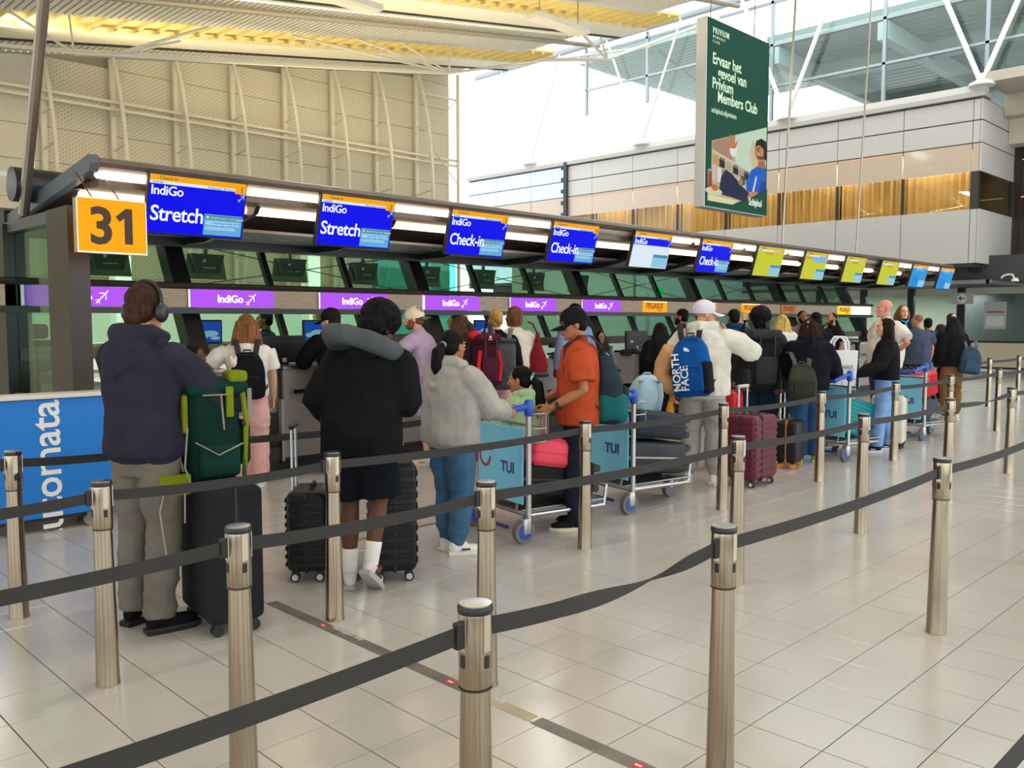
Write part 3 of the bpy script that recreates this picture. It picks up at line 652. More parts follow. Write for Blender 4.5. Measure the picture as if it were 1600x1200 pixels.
for x, pw in ((4, 150), (10, 150), (17, 90)):
    area('back_office_fill', (x, 12.2, 3.35), 4.5, .5, pw, (.93, 1.0, .92))  # added fill lamp, brightens the space behind the glass
    ob('office_fill_housing', MB().box(x-2.3, x+2.3, 11.9, 12.5, 3.36, 3.42), mat('#d8d8d2', .5), bo)  # made-up housing and floor leg for that fill lamp
    ob('fill_housing_leg', MB().box(x-.03, x+.03, 12.4, 12.46, 0, 3.4), mat('#8d8d88', .5), bo)
ob('display_rail', MB().box(2.6, 13.0, 10.17, 10.27, 2.72, 2.78), mat('#4e5350', .5), bo)

# ================================================================== GREEN ADVERTISING BANNER
pb = empty('advertising_banner', (12.49, 8.0, 3.5)); tag(pb, 'tall hanging green advertising banner with a seated man in blue', 'banner')
PW, PHH = 1.98, 3.02
ob('frame', MB().rbox(PW/2, .11, PHH/2, PW+.04, .2, PHH+.04, .015, 2), mat('#c3c6c9', .4, .3), pb)
GRN = glow('#14503c', .85)
ob('print_ground', MB().box(0, PW, -.002, .01, 0, PHH), GRN, pb)
def pp(name, pts, col, lv=1, k=.85):
    ob(name, MB().prism([(u*PW, v*PHH) for u, v in pts], -.003-.0012*lv, -.002, 'y'), glow(col, k), pb)
def circ(cx, cy, rx, ry, n=14, a0=0, a1=360): return [(cx+rx*math.cos(R(a0+(a1-a0)*i/n)), cy+ry*math.sin(R(a0+(a1-a0)*i/n))) for i in range(n)]
pp('print_photo', [(.03, .03), (.42, .03), (.98, .145), (.98, .515), (.08, .355), (.08, .2), (.03, .2)][::-1], '#b9b08c')
pp('print_wall', [(.4, .26), (.7, .2), (.98, .3), (.98, .515), (.45, .42)], '#c8dcc4', 2)
pp('print_wall', [(.09, .29), (.45, .26), (.45, .42), (.09, .35)], '#b08a6e', 2)
pp('print_shelf', [(.09, .28), (.72, .21), (.72, .235), (.09, .31)], '#cfc4ae', 3)
for i, (u, c) in enumerate([(.1, '#c99a5a'), (.2, '#3b2c28'), (.31, '#b9a48c'), (.42, '#33292c'), (.52, '#a89a98'), (.6, '#30262a')]): pp('print_box', [(u, .235-.01*i), (u+.085, .23-.01*i), (u+.085, .285-.011*i), (u, .29-.011*i)], c, 3)
for i, u in enumerate((.09, .17, .25, .33, .42, .5, .58)): pp('print_binder', [(u, .14), (u+.06, .14), (u+.06, .225-.008*i), (u, .23-.008*i)], ['#cfc2b0', '#e2ddd2', '#8d7f84', '#dcd6d4', '#b7b3c4', '#d8d4dc', '#c2bfd0'][i], 3)
pp('print_pot', circ(.42, .33, .06, .035), '#e8e8dc', 3)
pp('print_leaf', [(.36, .36), (.3, .37), (.38, .35), (.36, .42), (.42, .36), (.5, .4), (.45, .345), (.38, .34)], '#c9763c', 4)
pp('print_chair', [(.68, .34), (.74, .42), (.9, .36), (.86, .25), (.74, .26)], '#cfc39a', 4)
pp('print_trousers', [(.2, .09), (.23, .17), (.3, .215), (.4, .2), (.58, .14), (.7, .11), (.78, .1), (.66, .055), (.4, .07), (.25, .075)], '#232a48', 5)
pp('print_shirt', [(.66, .12), (.63, .17), (.72, .245), (.84, .28), (.98, .28), (.98, .115), (.8, .115)], '#2361c4', 6)
pp('print_shirt', [(.74, .12), (.77, .12), (.82, .21), (.8, .22)], '#d8dcda', 7)
pp('print_neck', [(.83, .27), (.96, .27), (.95, .33), (.84, .31)], '#a8704a', 7)
pp('print_face', circ(.87, .36, .1, .055), '#bd855c', 8)
pp('print_hair', [(.78, .385), (.8, .42), (.88, .44), (.97, .43), (.98, .32), (.93, .33), (.93, .38), (.85, .4)], '#2a1c18', 9)
pp('print_beard', [(.80, .345), (.84, .318), (.92, .32), (.95, .35), (.9, .335), (.84, .338)], '#6e4632', 9); pp('print_brow', [(.80, .378), (.86, .385), (.86, .38), (.80, .373)], '#2a1c18', 10); pp('print_eye', circ(.83, .366, .014, .005), '#1d1412', 10); pp('print_smile', [(.8, .345), (.85, .338), (.86, .345)], '#e6d6cc', 11); pp('print_shade', [(.86, .115), (.98, .115), (.98, .2), (.9, .19)], '#1a4796', 7)
pp('print_hand', [(.66, .085), (.7, .12), (.82, .13), (.84, .11), (.74, .09), (.68, .07)], '#c08a68', 9)
pp('print_drink', [(.55, .15), (.61, .15), (.62, .2), (.55, .2)], '#4c5a34', 9); pp('print_hand', circ(.54, .165, .035, .02), '#b5805c', 10)
pp('print_table', [(.03, .03), (.42, .03), (.5, .055), (.03, .065)], '#e2dcae', 6); pp('print_plate', circ(.12, .085, .13, .02), '#d8d2ac', 7); pp('print_fruit', circ(.13, .105, .05, .018), '#c9702c', 8); pp('print_vase', [(.03, .1), (.09, .11), (.08, .19), (.04, .19)], '#9c4a30', 7)
pp('print_green_corner', [(.38, 0), (1, .16), (1, 0)], '#14503c', 11)
def pt(s, u, v, size, off=.0, sp=1.0, c='#d9f2cf', sx=.86): t = text(s, size, .0008, off, space=sp, sx=sx); shift(t, u*PW, -.018, v*PHH); ob('lettering', t, glow(c, 1.0), pb)
pt('PRIVIUM', .06, .925, .13, .004, 1.35, sx=.8); pt('MEMBERS', .06, .90, .06, .001, 2.0); pt('CLUB', .06, .875, .06, .001, 2.0)
pt('Ervaar het', .06, .765, .25, .005); pt('gevoel van', .145, .70, .25, .005); pt('Privium', .06, .635, .25, .005); pt('Members Club', .145, .57, .25, .005); pt('schiphol.nl/privium', .055, .505, .12, .001)
pt('Schiphol', .68, .045, .17, .004, c='#e9f7dc', sx=.78)
for x in (.3, 1.7): ob('suspension_wire', MB().tube([(x, .15, PHH), (x+.03, .1, 6.0)], .008, 6), mat('#7d7468', .4, .6), pb)

# ================================================================== BLUE PANEL ON CASTERS
e = empty('blue_board', (1.35, 7.18, 0)); tag(e, 'blue wheeled partition board with white upright lettering', 'board')
ob('panel', MB().rbox(.65, .03, .56, 1.3, .05, .92, .008, 2), mat('#1478d2', .45, var=.04), e)
ob('top_cap', MB().rbox(.65, .08, 1.04, 1.34, .22, .035, .008, 2), mat('#d6d2c9', .5), e)
ob('side_frame', MB().box(1.3, 1.33, .0, .1, .1, 1.03), metal(), e)
t = text('automata', .3, .001, .004); t.xf(Matrix.Translation((.90, .003, -.12)) @ Matrix.Rotation(-PI/2, 4, 'Y')); t.v = [p for p in t.v]
ob('lettering', t, mat('#e9e7e2', .5), e)
for x in (.12, 1.1):
    c = ob('caster', MB().tube([(x, -.02, .045), (x, .02, .045)], .042, 14), mat('#8f8f90', .5), e, True)
    ob('caster_bracket', MB().box(x-.03, x+.03, -.03, .03, .05, .11), metal('#9c9a96'), c)
ob('foot_bar', MB().box(.05, 1.2, .0, .5, .085, .11), KICK, e)

# ================================================================== FAR GLAZED PARTITION at right
fp = struct(empty('window_4', (30, 0, 0)))
ob('wall_band', MB().box(.3, .4, 0, 22, 2.45, 2.75), mat('#d9d3c2', .6), fp)
ob('grey_wall', MB().box(2.0, 2.1, 7.0, 10.2, 0, 2.6), mat('#565b60', .5), fp); ob('pale_wall', MB().box(3.6, 3.7, 10.2, 22, 0, 2.6), mat('#b9c2b2', .5), fp)
area('corridor_fill', (31.4, 12.5, 2.5), 1.0, 6.0, 220, (1, 1, .92))  # added fill lamp to lighten the area behind the partition
for y in (5.2, 7.3, 9.65, 11.2, 12.8, 14.4): ob('frame_post', MB().box(-.08, .08, y-.1, y+.1, 0, 2.75), mat('#141417', .4), fp)
for a, c in ((5.2, 7.3), (7.3, 9.65), (9.65, 11.2), (11.2, 12.8), (12.8, 14.4)): ob('pane', MB().box(-.01, .01, a+.1, c-.1, .95, 2.45), glassm('#eaf1ed'), fp)
ob('low_panel', MB().box(-.02, .02, 5.3, 7.2, .15, .92), mat('#dcc9a0', .5), fp); ob('low_panel', MB().box(-.02, .02, 7.4, 9.55, .15, .92), mat('#e3d3b4', .5), fp)
ob('rail', MB().box(-.06, .06, 5, 14.4, .92, .98).box(-.05, .05, 5, 9.7, .1, .16), mat('#141417', .4), fp)
n = empty('notice_board', (29.88, 8.3, 1.35)); tag(n, 'white printed notice on the dark wall beside the glass doors', 'notice')
ob('sheet', MB().box(0, .03, 0, .62, 0, .85), mat('#c3c4bf', .5), n); ob('print_block', MB().box(-.004, 0, .06, .56, .1, .4), mat('#e6e5df', .5), n); ob('print_line', MB().box(-.004, 0, .06, .56, .5, .56), mat('#b9606a', .5), n)
n = empty('direction_sign', (27.9, 8.75, 2.1)); tag(n, 'small white sign with a left arrow in a circle', 'sign')
ob('plate', MB().box(0, .06, -.1, .5, 0, .34), mat('#b8b7a8', .5), n); ob('disc', MB().tube([(-.01, .2, .17), (0, .2, .17)], .13, 20), mat('#f2f1ea', .5), n)
ob('arrow', MB().box(-.016, -.01, .12, .29, .155, .185).prism([(.3, .17), (.22, .25), (.22, .215), (.25, .17), (.22, .125), (.22, .09)], -.016, -.01, 'x'), mat('#1d1d1d', .5), n)
n = empty('exit_sign', (29.8, 7.2, 2.17)); tag(n, 'green lit emergency exit sign at the right edge', 'sign')
ob('light_box', MB().rbox(0, .28, .1, .06, .56, .22, .01, 2), glow('#17b85a', 1.0), n); ob('running_figure', MB().prism([(.3, .04), (.36, .1), (.34, .18), (.42, .18), (.46, .1), (.4, .1)], -.036, -.031, 'x'), glow('#e8fff0', 1.0), n)
n = empty('dome_camera', (24.82, 6.72, 2.62)); tag(n, 'white dome camera on a curved arm under the dark soffit', 'camera')
ob('arm', MB().tube([(0, .32, .08), (0, .28, .14), (0, .16, .17), (0, .06, .16), (0, .03, .08)], .025, 8), mat('#dcd6c6', .4), n, True); ob('dome', MB().lathe([(.02, .08), (.06, .07), (.09, .02), (.09, -.01), (.0, -.01)], 16), mat('#dcd6c6', .4), n, True); ob('lens', MB().ell((0, 0, -.015), (.05, .05, .03), 12, 6), mat('#1d1d20', .2), n, True)
# ================================================================== QUEUE POSTS AND BELTS
PH = .917
STEEL = metal('#a39682', .2); CAPM = metal('#c9ced2', .25); BELT = mat('#2b2a29', .75, var=.08, bump=.1, bs=200)
pm = MB().lathe([(.052, .0), (.052, .004), (.0495, .02), (.047, .2), (.038, .69), (.036, .715)], 24).mesh('post', True)
hm = MB().lathe([(.041, .705), (.0425, .715), (.0425, .885), (.041, .895)], 24).mesh('head', True)
cm1 = MB().lathe([(.044, .893), (.045, .9), (.045, .908), (.043, .911)], 24).mesh('cap_ring', True)
cm2 = MB().lathe([(.0, .908), (.04, .910), (.041, .916), (.03, .917), (.0, .917)], 24).mesh('cap_plate', True)
seam = MB().lathe([(.0432, .70), (.0432, .704)], 24).mesh('seam')
slot = MB()
for a in range(4):
    s = MB().rbox(0, -.0415, .768, .014, .006, .04, .003, 1); s.box(-.011, .011, -.0445, -.040, .79, .89); slot.join(s.xf(Matrix.Rotation(a*PI/2, 4, 'Z')))
slotm = None
def post(x, y, lab):
    e = empty('queue_post', (x, y, 0)); tag(e, lab, 'post', 'steel queue posts')
    link('post', pm, STEEL, e); link('head', hm, STEEL, e); link('cap_ring', cm1, mat('#1c1c22', .4), e); link('cap_plate', cm2, CAPM, e); link('seam', seam, mat('#2c261f', .4), e)
    for a in range(4):
        c = MB().box(-.011, .011, -.0445, -.04, .80, .893) if a != 3 else MB().box(-.011, .011, -.0445, -.04, .80, .893)
        ob('belt_clip', c.xf(Matrix.Rotation(a*PI/2, 4, 'Z')), metal('#c7bda8', .3), e)
        ob('slot', MB().rbox(0, -.041, .775, .017, .008, .034, .004, 2).xf(Matrix.Rotation(a*PI/2, 4, 'Z')), mat('#141416', .5), e)
rowsP = {'A': (1.57, [1.44, 2.60, 4.69, 6.5]), 'B': (2.75, [1.42, 2.59, 4.70, 6.51, 8.36, 10.2, 12.0]), 'C': (3.95, [1.40, 2.59, 4.68, 6.50, 8.32, 10.2, 12.0, 14.0, 15.8]), 'D': (5.2, [1.39, 2.59, 4.68, 15.9, 17.85, 19.7])}
rown = {'A': 'nearest', 'B': 'second', 'C': 'third', 'D': 'fourth'}
for r_, (y, xs_) in rowsP.items():
    for k, x in enumerate(xs_):
        post(x, y, 'steel queue post, %s along the %s barrier row from the camera' % (ordn[k], rown[r_]))
def belt(p, q, lab, sag=.012, twist=0, z=.845, hh=.047):
    p, q = Vector((*p, z)), Vector((*q, z)); d = (q-p).normalized(); p = p+d*.045; q = q-d*.045; n = 28; b = MB(); side = Vector((-d.y, d.x, 0))
    vs = []
    for k in range(n+1):
        t = k/n; c = p.lerp(q, t); c.z -= 4*sag*t*(1-t)
        a = twist*PI*max(0, min(1, (t-.25)/.6)); u = Vector((0, 0, 1))*math.cos(a)+side*math.sin(a); w = d.cross(u)*.0012
        for s, g in ((-1, -1), (1, -1), (1, 1), (-1, 1)): vs.append(c+u*(s*hh/2)+w*g)
    fs = [(4*k+i, 4*k+(i+1) % 4, 4*k+4+(i+1) % 4, 4*k+4+i) for k in range(n) for i in range(4)]+[(0, 1, 2, 3), (4*n, 4*n+3, 4*n+2, 4*n+1)]
    e = empty('queue_belt', (0, 0, 0)); tag(e, lab, 'belt', 'black belts between the queue posts')
    ob('webbing', b.add(vs, fs), BELT, e, True, 60)
    bb = MB(); mxr = Matrix.Translation(q) @ Matrix.Rotation(math.atan2(d.y, d.x), 4, 'Z')
    ob('end_clip', MB().rbox(-.01, 0, 0, .026, .02, .068, .004, 2).xf(mxr), mat('#17171a', .45), e)
for r_, (y, xs_) in rowsP.items():
    pts = [(x, y) for x in xs_]
    if r_ == 'A': pts = [(-.2, y)]+pts
    if r_ == 'B': pts = [(.0, y)]+pts+[(13.8, y)]
    if r_ == 'C': pts = [(.3, y)]+pts
    if r_ == 'D': pts = [(.2, y), (1.39, y), (2.59, y), (4.68, y)]
    for k in range(len(pts)-1):
        off = {'A': 1, 'B': 1, 'C': 1, 'D': 1}[r_]
        tw = 1 if (r_ == 'A' and k == 1) or (r_ == 'B' and k == 5) else 0
        belt(pts[k], pts[k+1], 'black belt of the %s barrier row, %s stretch from the left%s' % (rown[r_], ordn[k], ', twisted' if tw else ''), .018 if tw == 0 else .03, tw)
belt((15.9, 5.2), (17.85, 5.2), 'black belt across the far end of the queue between its first far posts'); belt((17.85, 5.2), (19.7, 5.2), 'black belt across the far end of the queue near the glass doors'); belt((19.7, 5.2), (22, 5.2), 'black belt leaving the farthest queue post to the right')
belt((1.2, .43), (3.2, .43), 'black belt crossing the bottom right corner of the view')
for x, y, lab in ((-.2, 1.57, 'left end of the nearest'), (0, 2.75, 'left end of the second'), (.3, 3.95, 'left end of the third'), (.2, 5.2, 'left end of the fourth'), (13.8, 2.75, 'right end of the second'), (22, 5.2, 'right end of the fourth')):
    post(x, y, 'steel queue post closing the %s barrier row' % lab)
post(1.2, .43, 'steel queue post at the near end of the bottom right corner belt'); post(3.2, .43, 'steel queue post at the far end of the bottom right corner belt')
# ================================================================== PEOPLE
def head_template():
    b = MB()
    b.ell((0, -.012, .04), (.076, .096, .082)); b.ell((0, .028, -.02), (.063, .068, .088)); b.ell((0, .048, -.075), (.047, .042, .042)); b.ell((0, .08, -.098), (.022, .02, .018))
    b.tube([(0, .09, .022), (0, .106, -.012), (0, .112, -.026)], [.009, .012, .015], 8, round_=True); b.ell((0, .1, -.028), (.018, .014, .01))
    b.ell((0, .086, .03), (.05, .016, .012)); b.ell((0, .092, -.056), (.024, .013, .008)); b.ell((0, .09, -.068), (.02, .013, .008))
    b.ell((.038, .062, -.02), (.02, .024, .018)); b.ell((-.038, .062, -.02), (.02, .024, .018))
    for s in (-1, 1): b.ell((s*.077, -.006, -.012), (.011, .02, .033), rot=Matrix.Rotation(R(-12*s), 3, 'Z'))
    b.tube([(0, -.02, -.04), (0, -.028, -.12), (0, -.034, -.2)], [.05, .053, .062], 12)
    return mesh_mb(remesh(b, .0058, 2))
HEAD = head_template()
def hand_template(curl):
    """right hand, wrist at origin, fingers along -Z, palm facing -X, thumb forward (+Y)"""
    b = MB(); b.tube([(0, 0, .02), (0, 0, -.03), (0, 0, -.085)], [.024, .036, .036], 10, flat=.42, up=(1, 0, 0), round_=True)
    b.tube([(0, 0, .04), (0, 0, -.01)], [.026, .025], 10)
    for i, (y, L) in enumerate(((.028, .070), (.010, .080), (-.009, .074), (-.027, .058))):
        p = Vector((0, y, -.085)); a = R(8); pts = [Vector((0, y*.9, -.06)), p.copy()]
        for k in range(3):
            a += R(curl*(1.0, 1.15, .8)[k]); p = p+Vector((-math.sin(a), 0, -math.cos(a)))*(L*(.45, .32, .23)[k]); pts.append(p.copy())
        b.tube(pts, [.0095, .0095, .009, .0085, .0075], 8, round_=True)
    c = R(curl*.5)
    b.tube([(-.002, .022, -.022), (-.012, .045, -.045), (-.022-.01*math.sin(c), .052, -.075), (-.032-.016*math.sin(c), .05, -.098)], [.013, .0115, .0105, .0085], 8, round_=True)
    return mesh_mb(remesh(b, .0046, 1))
HANDS = {'relax': hand_template(22), 'grip': hand_template(62)}
def eye_mb(s): return MB().ell((s*.031, .0845, .008), (.0135, .008, .008), 10, 7)
FINE, MID, COARSE = .0115, .015, .02
def shoe_meshes():
    o = [(-.032, -.075), (.032, -.075), (.042, .0), (.05, .10), (.045, .165), (.02, .2), (-.02, .2), (-.045, .165), (-.044, .10), (-.036, 0)]
    so = MB(); rings = []
    for z, k in ((0, .96), (.006, 1.02), (.026, 1.03), (.032, .98)): rings.append([Vector((x*k, .06+(y-.06)*k, z)) for x, y in o])
    so.loft(rings); u = MB().ell((0, .09, .045), (.044, .105, .035)).ell((0, -.02, .06), (.037, .055, .055)).tube([(0, -.025, .05), (0, -.03, .11)], [.04, .042], 10).ell((0, .04, .065), (.036, .07, .04), rot=Matrix.Rotation(R(-22), 3, 'X'))
    st = MB().ell((0, .06, .075), (.024, .05, .012), rot=Matrix.Rotation(R(-28), 3, 'X')).box(.036, .048, .02, .09, .04, .055).box(-.046, -.036, .02, .09, .04, .055)
    m1 = so.mesh('sole', True, 50); m2 = remesh(u, .008, 2); m3 = remesh(st, .006, 1)
    return m1, m2, m3
SOLE, UPPER, STRIPE = shoe_meshes()
def person(label, x, y, face, h, sk, hair=None, top=None, bot=None, shoe=None, w=1.0, lean=0., arms=None, feet=None, head=(0, 0), vox=MID, facef=False, seated=False, group=None, seed=0, z=0., hats=None, beard=None, grip=('relax', 'relax'), hscale=1.0):
    """local frame: faces +Y, right hand +X; base height 1.75, scaled to h"""
    s = h/1.75
    W = Matrix.Translation((x, y, z)) @ Matrix.Rotation(R(face-90), 4, 'Z') @ Matrix.Scale(s, 4)
    def yc(zz): return lean*max(0, (zz-.95)/.5)**1.4
    drop = lean*.3
    SH = {1: Vector((.185*w, yc(1.42), 1.43-drop)), -1: Vector((-.185*w, yc(1.42), 1.43-drop))}
    A = {1: [Vector((.25*w, -.02+yc(1.2), 1.16-drop)), Vector((.255*w, .06+yc(1.0), .93-drop))], -1: [Vector((-.25*w, -.02+yc(1.2), 1.16-drop)), Vector((-.255*w, .06+yc(1.0), .93-drop))]}
    for key, sg in (('R', 1), ('L', -1)):
        if arms and key in arms: A[sg] = [Vector(arms[key][0]), Vector(arms[key][1])]
    F = feet or ((.10, 0.0, -8), (-.10, 0.0, 8))       # right, left: x, y, yaw (toe out negative for right)
    X, Y = Vector((1, 0, 0)), Vector((0, 1, 0))
    rings0 = [(.86, .15, .11), (.95, .17, .12), (1.03, .16, .115), (1.12, .145, .105), (1.22, .158, .112), (1.34, .18, .118), (1.42, .165, .1), (1.465, .11, .08), (1.5, .062, .058)]
    def torso(b, k=1., add=0., z0=.8, z1=2., belly=0.):
        rs = []
        for zz, a, c in rings0:
            if zz < z0-.001 or zz > z1: continue
            rs.append(b.ring((0, yc(zz), zz-drop*max(0, (zz-.95)/.5)), a*w*k+add, c*k*(1+.5*(w-1))+add+belly*math.exp(-((zz-1.08)/.14)**2), X, Y, 18))
        return rs
    legs = {}
    for (fx, fy, fa), sg in zip(F, (1, -1)):
        hip = Vector((.088*w*sg, 0, .9)); an = Vector((fx, fy-.01, .085)); kn = hip.lerp(an, .49)+Vector((.004*sg, .025, 0))
        if seated: kn = Vector((.1*sg, .42, .86)); an = Vector((.1*sg, .46, .5))
        if sg > 0 and shoe and shoe[-1] == 'tiptoe': an = an+Vector((0, .065, .085)); kn = kn+Vector((0, .07, .03))
        legs[sg] = (hip, kn, an)
    hc = Vector((0, yc(1.5)+.022+lean*.12, 1.63-drop*1.1)); hm_ = Matrix.Translation(hc) @ Matrix.Rotation(R(head[0]), 4, 'Z') @ Matrix.Translation((0, -.03, -.09)) @ Matrix.Rotation(R(-head[1]), 4, 'X') @ Matrix.Scale(hscale, 4) @ Matrix.Translation((0, .03, .09))
    # ---- body (one mesh)
    b = MB(); b.loft(torso(b, .86))
    for sg in (1, -1):
        e, wr = A[sg]; p0 = SH[sg]; b.tube([p0*.93, p0.lerp(e, .5), e, e.lerp(wr, .35), wr], [.038, .042, .039, .041, .027], 10, round_=True)
        hip, kn, an = legs[sg]; b.tube([hip, hip.lerp(kn, .5), kn, kn.lerp(an, .32), kn.lerp(an, .75), an], [.082*w, .072*w, .054, .056*(1+.3*(w-1)), .04, .036], 12, round_=True); b.ell(an+Vector((0, .05, -.045)), (.035, .09, .03))
    body = mesh_mb(remesh(b, vox if vox < .018 else .018, 2))
    hd = MB(); hd.join(HEAD); body.join(hd.xf(hm_))
    for sg, g in ((1, grip[0]), (-1, grip[1])):
        e, wr = A[sg]; d = (wr-e).normalized(); t = MB(); t.join(HANDS[g])
        if sg < 0: t.v = [(-p[0], p[1], p[2]) for p in t.v]
        q = Vector((0, 0, -1)).rotation_difference(d); body.join(t.xf(Matrix.Translation(wr) @ q.to_matrix().to_4x4()))
    P = link('person', body.mesh('person', True, 180), skin(sk)); P.matrix_world = W; tag(P, label, 'person', group)
    # ---- bottoms
    if bot:
        kind, col = bot[0], bot[1]; b = MB(); fit = bot[2] if len(bot) > 2 else .012
        rs = [b.ring((0, yc(zz), zz), a*w+.012, c*(1+.5*(w-1))+.014, X, Y, 18) for zz, a, c in ((.80, .135, .1), (.86, .155, .115), (.95, .172, .122), (1.03, .163, .117), (1.06, .155, .112))]; b.loft(rs)
        b.ell((.075*w, -.055, .9), (.08*w, .075, .09)); b.ell((-.075*w, -.055, .9), (.08*w, .075, .09))
        for sg in (1, -1):
            hip, kn, an = legs[sg]
            if kind == 'long':
                pts = [hip, hip.lerp(kn, .5), kn, kn.lerp(an, .35), kn.lerp(an, .75), an+Vector((0, .0, -.005))]; rr = [.092*w, .082*w+fit, .064+fit, .062+fit*1.2, .055+fit*1.3, .05+fit*1.5]
                if len(bot) > 3 and bot[3] == 'cuff': rr[-1] = .045; rr[-2] = .062+fit
                b.tube(pts, rr, 14)
            else:
                end = hip.lerp(kn, .86); b.tube([hip, hip.lerp(end, .5), end], [.094*w, .088*w+fit, .088*w+fit*1.6], 14)
        ob_ = link('trousers' if kind == 'long' else 'shorts', remesh(b, vox, 2, .014 if kind == 'long' else .012, (5, 5, 9), seed+3), cloth(col), P)
    # ---- shoes
    if shoe and not seated:
        for (fx, fy, fa), sg in zip(F, (1, -1)):
            lift = 0; m = Matrix.Translation((fx, fy-.005, 0)) @ Matrix.Rotation(R(fa), 4, 'Z')
            if shoe[-1] == 'tiptoe' and sg > 0: m = m @ Matrix.Translation((0, .12, .02)) @ Matrix.Rotation(R(-38), 4, 'X') @ Matrix.Translation((0, -.12, 0))
            u = link('shoe', UPPER, cloth(shoe[0], .06), P); u.matrix_local = m
            link('sole', SOLE, mat(shoe[1], .6), u)
            if len(shoe) > 2 and shoe[2] and shoe[2].startswith('#'): link('stripe', STRIPE, mat(shoe[2], .6), u)
            if len(shoe) > 3 and shoe[3] == 'sock':
                link('sock', remesh(MB().tube([(legs[sg][1].lerp(legs[sg][2], .62)), legs[sg][2]+Vector((0, 0, .0))], [.051, .043], 14), .009, 2), cloth('#e4e2de'), P)
    # ---- top
    if top:
        kind, col = top[0], top[1]; fit = top[2] if len(top) > 2 else .018; hem = top[3] if len(top) > 3 else .93; slv = top[4] if len(top) > 4 else 1.0; flags = top[5] if len(top) > 5 else ''
        b = MB(); rs = []
        belly = .05 if 'belly' in flags else 0
        zs_ = [hem]+[zz for zz, _, _ in rings0 if zz > hem+.03 and zz < 1.49]
        def interp(zz):
            for (z0, a0, c0), (z1, a1, c1) in zip(rings0, rings0[1:]):
                if z0 <= zz <= z1: t = (zz-z0)/(z1-z0); return a0+(a1-a0)*t, c0+(c1-c0)*t
            return rings0[0][1:]
        for zz in zs_:
            a, c = interp(max(zz, .86)); loose = fit*(1.5 if zz < 1.3 else 1.0)
            if 'box' in flags and zz < 1.3: a = max(a, .168); c = max(c, .112)
            if zz > 1.44: loose = .012
            rs.append(b.ring((0, yc(zz)+(-.008), zz-drop*max(0, (zz-.95)/.5)), a*w+loose, c*(1+.5*(w-1))+loose*1.1+belly*math.exp(-((zz-1.08)/.14)**2), X, Y, 20))
        b.loft(rs)
        b.tube([SH[-1]*.96+Vector((0, 0, .0)), Vector((0, yc(1.46), 1.475-drop)), SH[1]*.96], [.05+fit*.6, .07, .05+fit*.6], 12)
        for sg in (1, -1):
            e, wr = A[sg]; p0 = SH[sg]
            if slv >= .99: b.tube([p0*.97, p0.lerp(e, .5), e, e.lerp(wr, .5), e.lerp(wr, .93)], [.062+fit*.9, .056+fit, .048+fit*1.1, .045+fit*1.1, .034+fit*.5], 12, round_=True)
            else:
                q = p0.lerp(e, .78); b.tube([p0*.97, p0.lerp(q, .5), q], [.066+fit*.8, .062+fit, .058+fit*1.3], 12)
        if 'hood' in flags:
            b.tube([(-.1, yc(1.46)+.05, 1.49-drop), (-.115, yc(1.46)-.05, 1.505-drop), (0, yc(1.46)-.13, 1.49-drop), (.115, yc(1.46)-.05, 1.505-drop), (.1, yc(1.46)+.05, 1.49-drop)], [.03, .052, .07, .052, .03], 10, round_=True)
            b.ell((0, yc(1.4)-.13, 1.40-drop), (.125, .055, .1)); b.tube([(-.12, yc(1.4)-.1, 1.44-drop), (-.07, yc(1.4)-.165, 1.36-drop), (0, yc(1.4)-.185, 1.31-drop), (.07, yc(1.4)-.165, 1.36-drop), (.12, yc(1.4)-.1, 1.44-drop)], .022, 8, round_=True)
        if 'collar' in flags: b.tube([(0, yc(1.47), 1.46-drop), (0, yc(1.5), 1.525-drop)], [.085, .07], 14)
        if 'hem' in flags: b.loft([b.ring((0, -.005, hem+dz), interp(max(.86, hem))[0]*w+fit*.9, interp(max(.86, hem))[1]+fit, X, Y, 20) for dz in (-.03, .04)])
        amp = .015 if fit > .03 else .012
        G = link({'tee': 't_shirt', 'hoodie': 'hoodie', 'coat': 'coat', 'shirt': 'shirt'}[kind], remesh(b, vox, 2, amp, (5.5, 5.5, 5.5) if kind != 'tee' else (6.5, 6.5, 5.5), seed), cloth(col), P)
    # ---- hair
    HV = .0085 if vox < .018 else .012
    def put(name, bb, m, smooth=True, par=None): return ob(name, bb.xf(hm_), m, par or P, smooth)
    if hair:
        style, hcol = hair[0], hair[1]; b = MB(); hmx = hairm(hcol); amp = .003
        if style == 'stubble': b.ell((0, -.018, .044), (.0775, .0935, .08)); amp = 0
        else: b.ell((0, -.024, .046), (.085, .099, .085)); b.ell((0, -.05, -.01), (.075, .065, .075))
        if style in ('long', 'longwavy'):
            L = hair[2] if len(hair) > 2 else .45; wd = hair[3] if len(hair) > 3 else 1.
            rr = [MB().ring((0, -.035-.05*(1-abs(2*t-1))*0-.045*t, .06-L*t), (.088+.045*math.sin(PI*min(1, t*1.1))+.02*t)*wd, .075-.03*t, X, Y, 16) for t in (0, .15, .3, .45, .6, .75, .9, 1.0)]
            b.loft(rr); b.ell((.06, .005, -.05), (.03, .045, .1)); b.ell((-.06, .005, -.05), (.03, .045, .1)); amp = .006 if style == 'long' else .02
        if style == 'bun': b.ell((0, -.125, .03), (.05, .04, .045)); b.ell((.02, -.12, .0), (.04, .035, .04)); amp = .005
        if style == 'lowbun': b.ell((0, -.1, -.06), (.045, .04, .04)); amp = .004
        if style == 'pony':
            L = hair[2] if len(hair) > 2 else .25
            b.ell((0, -.115, .0), (.03, .03, .03)); b.tube([(0, -.12, .0), (0, -.17, -.05), (0, -.175, -.05-L*.55), (0, -.15, -.05-L)], [.028, .05, .052, .02], 10, round_=True); amp = .005
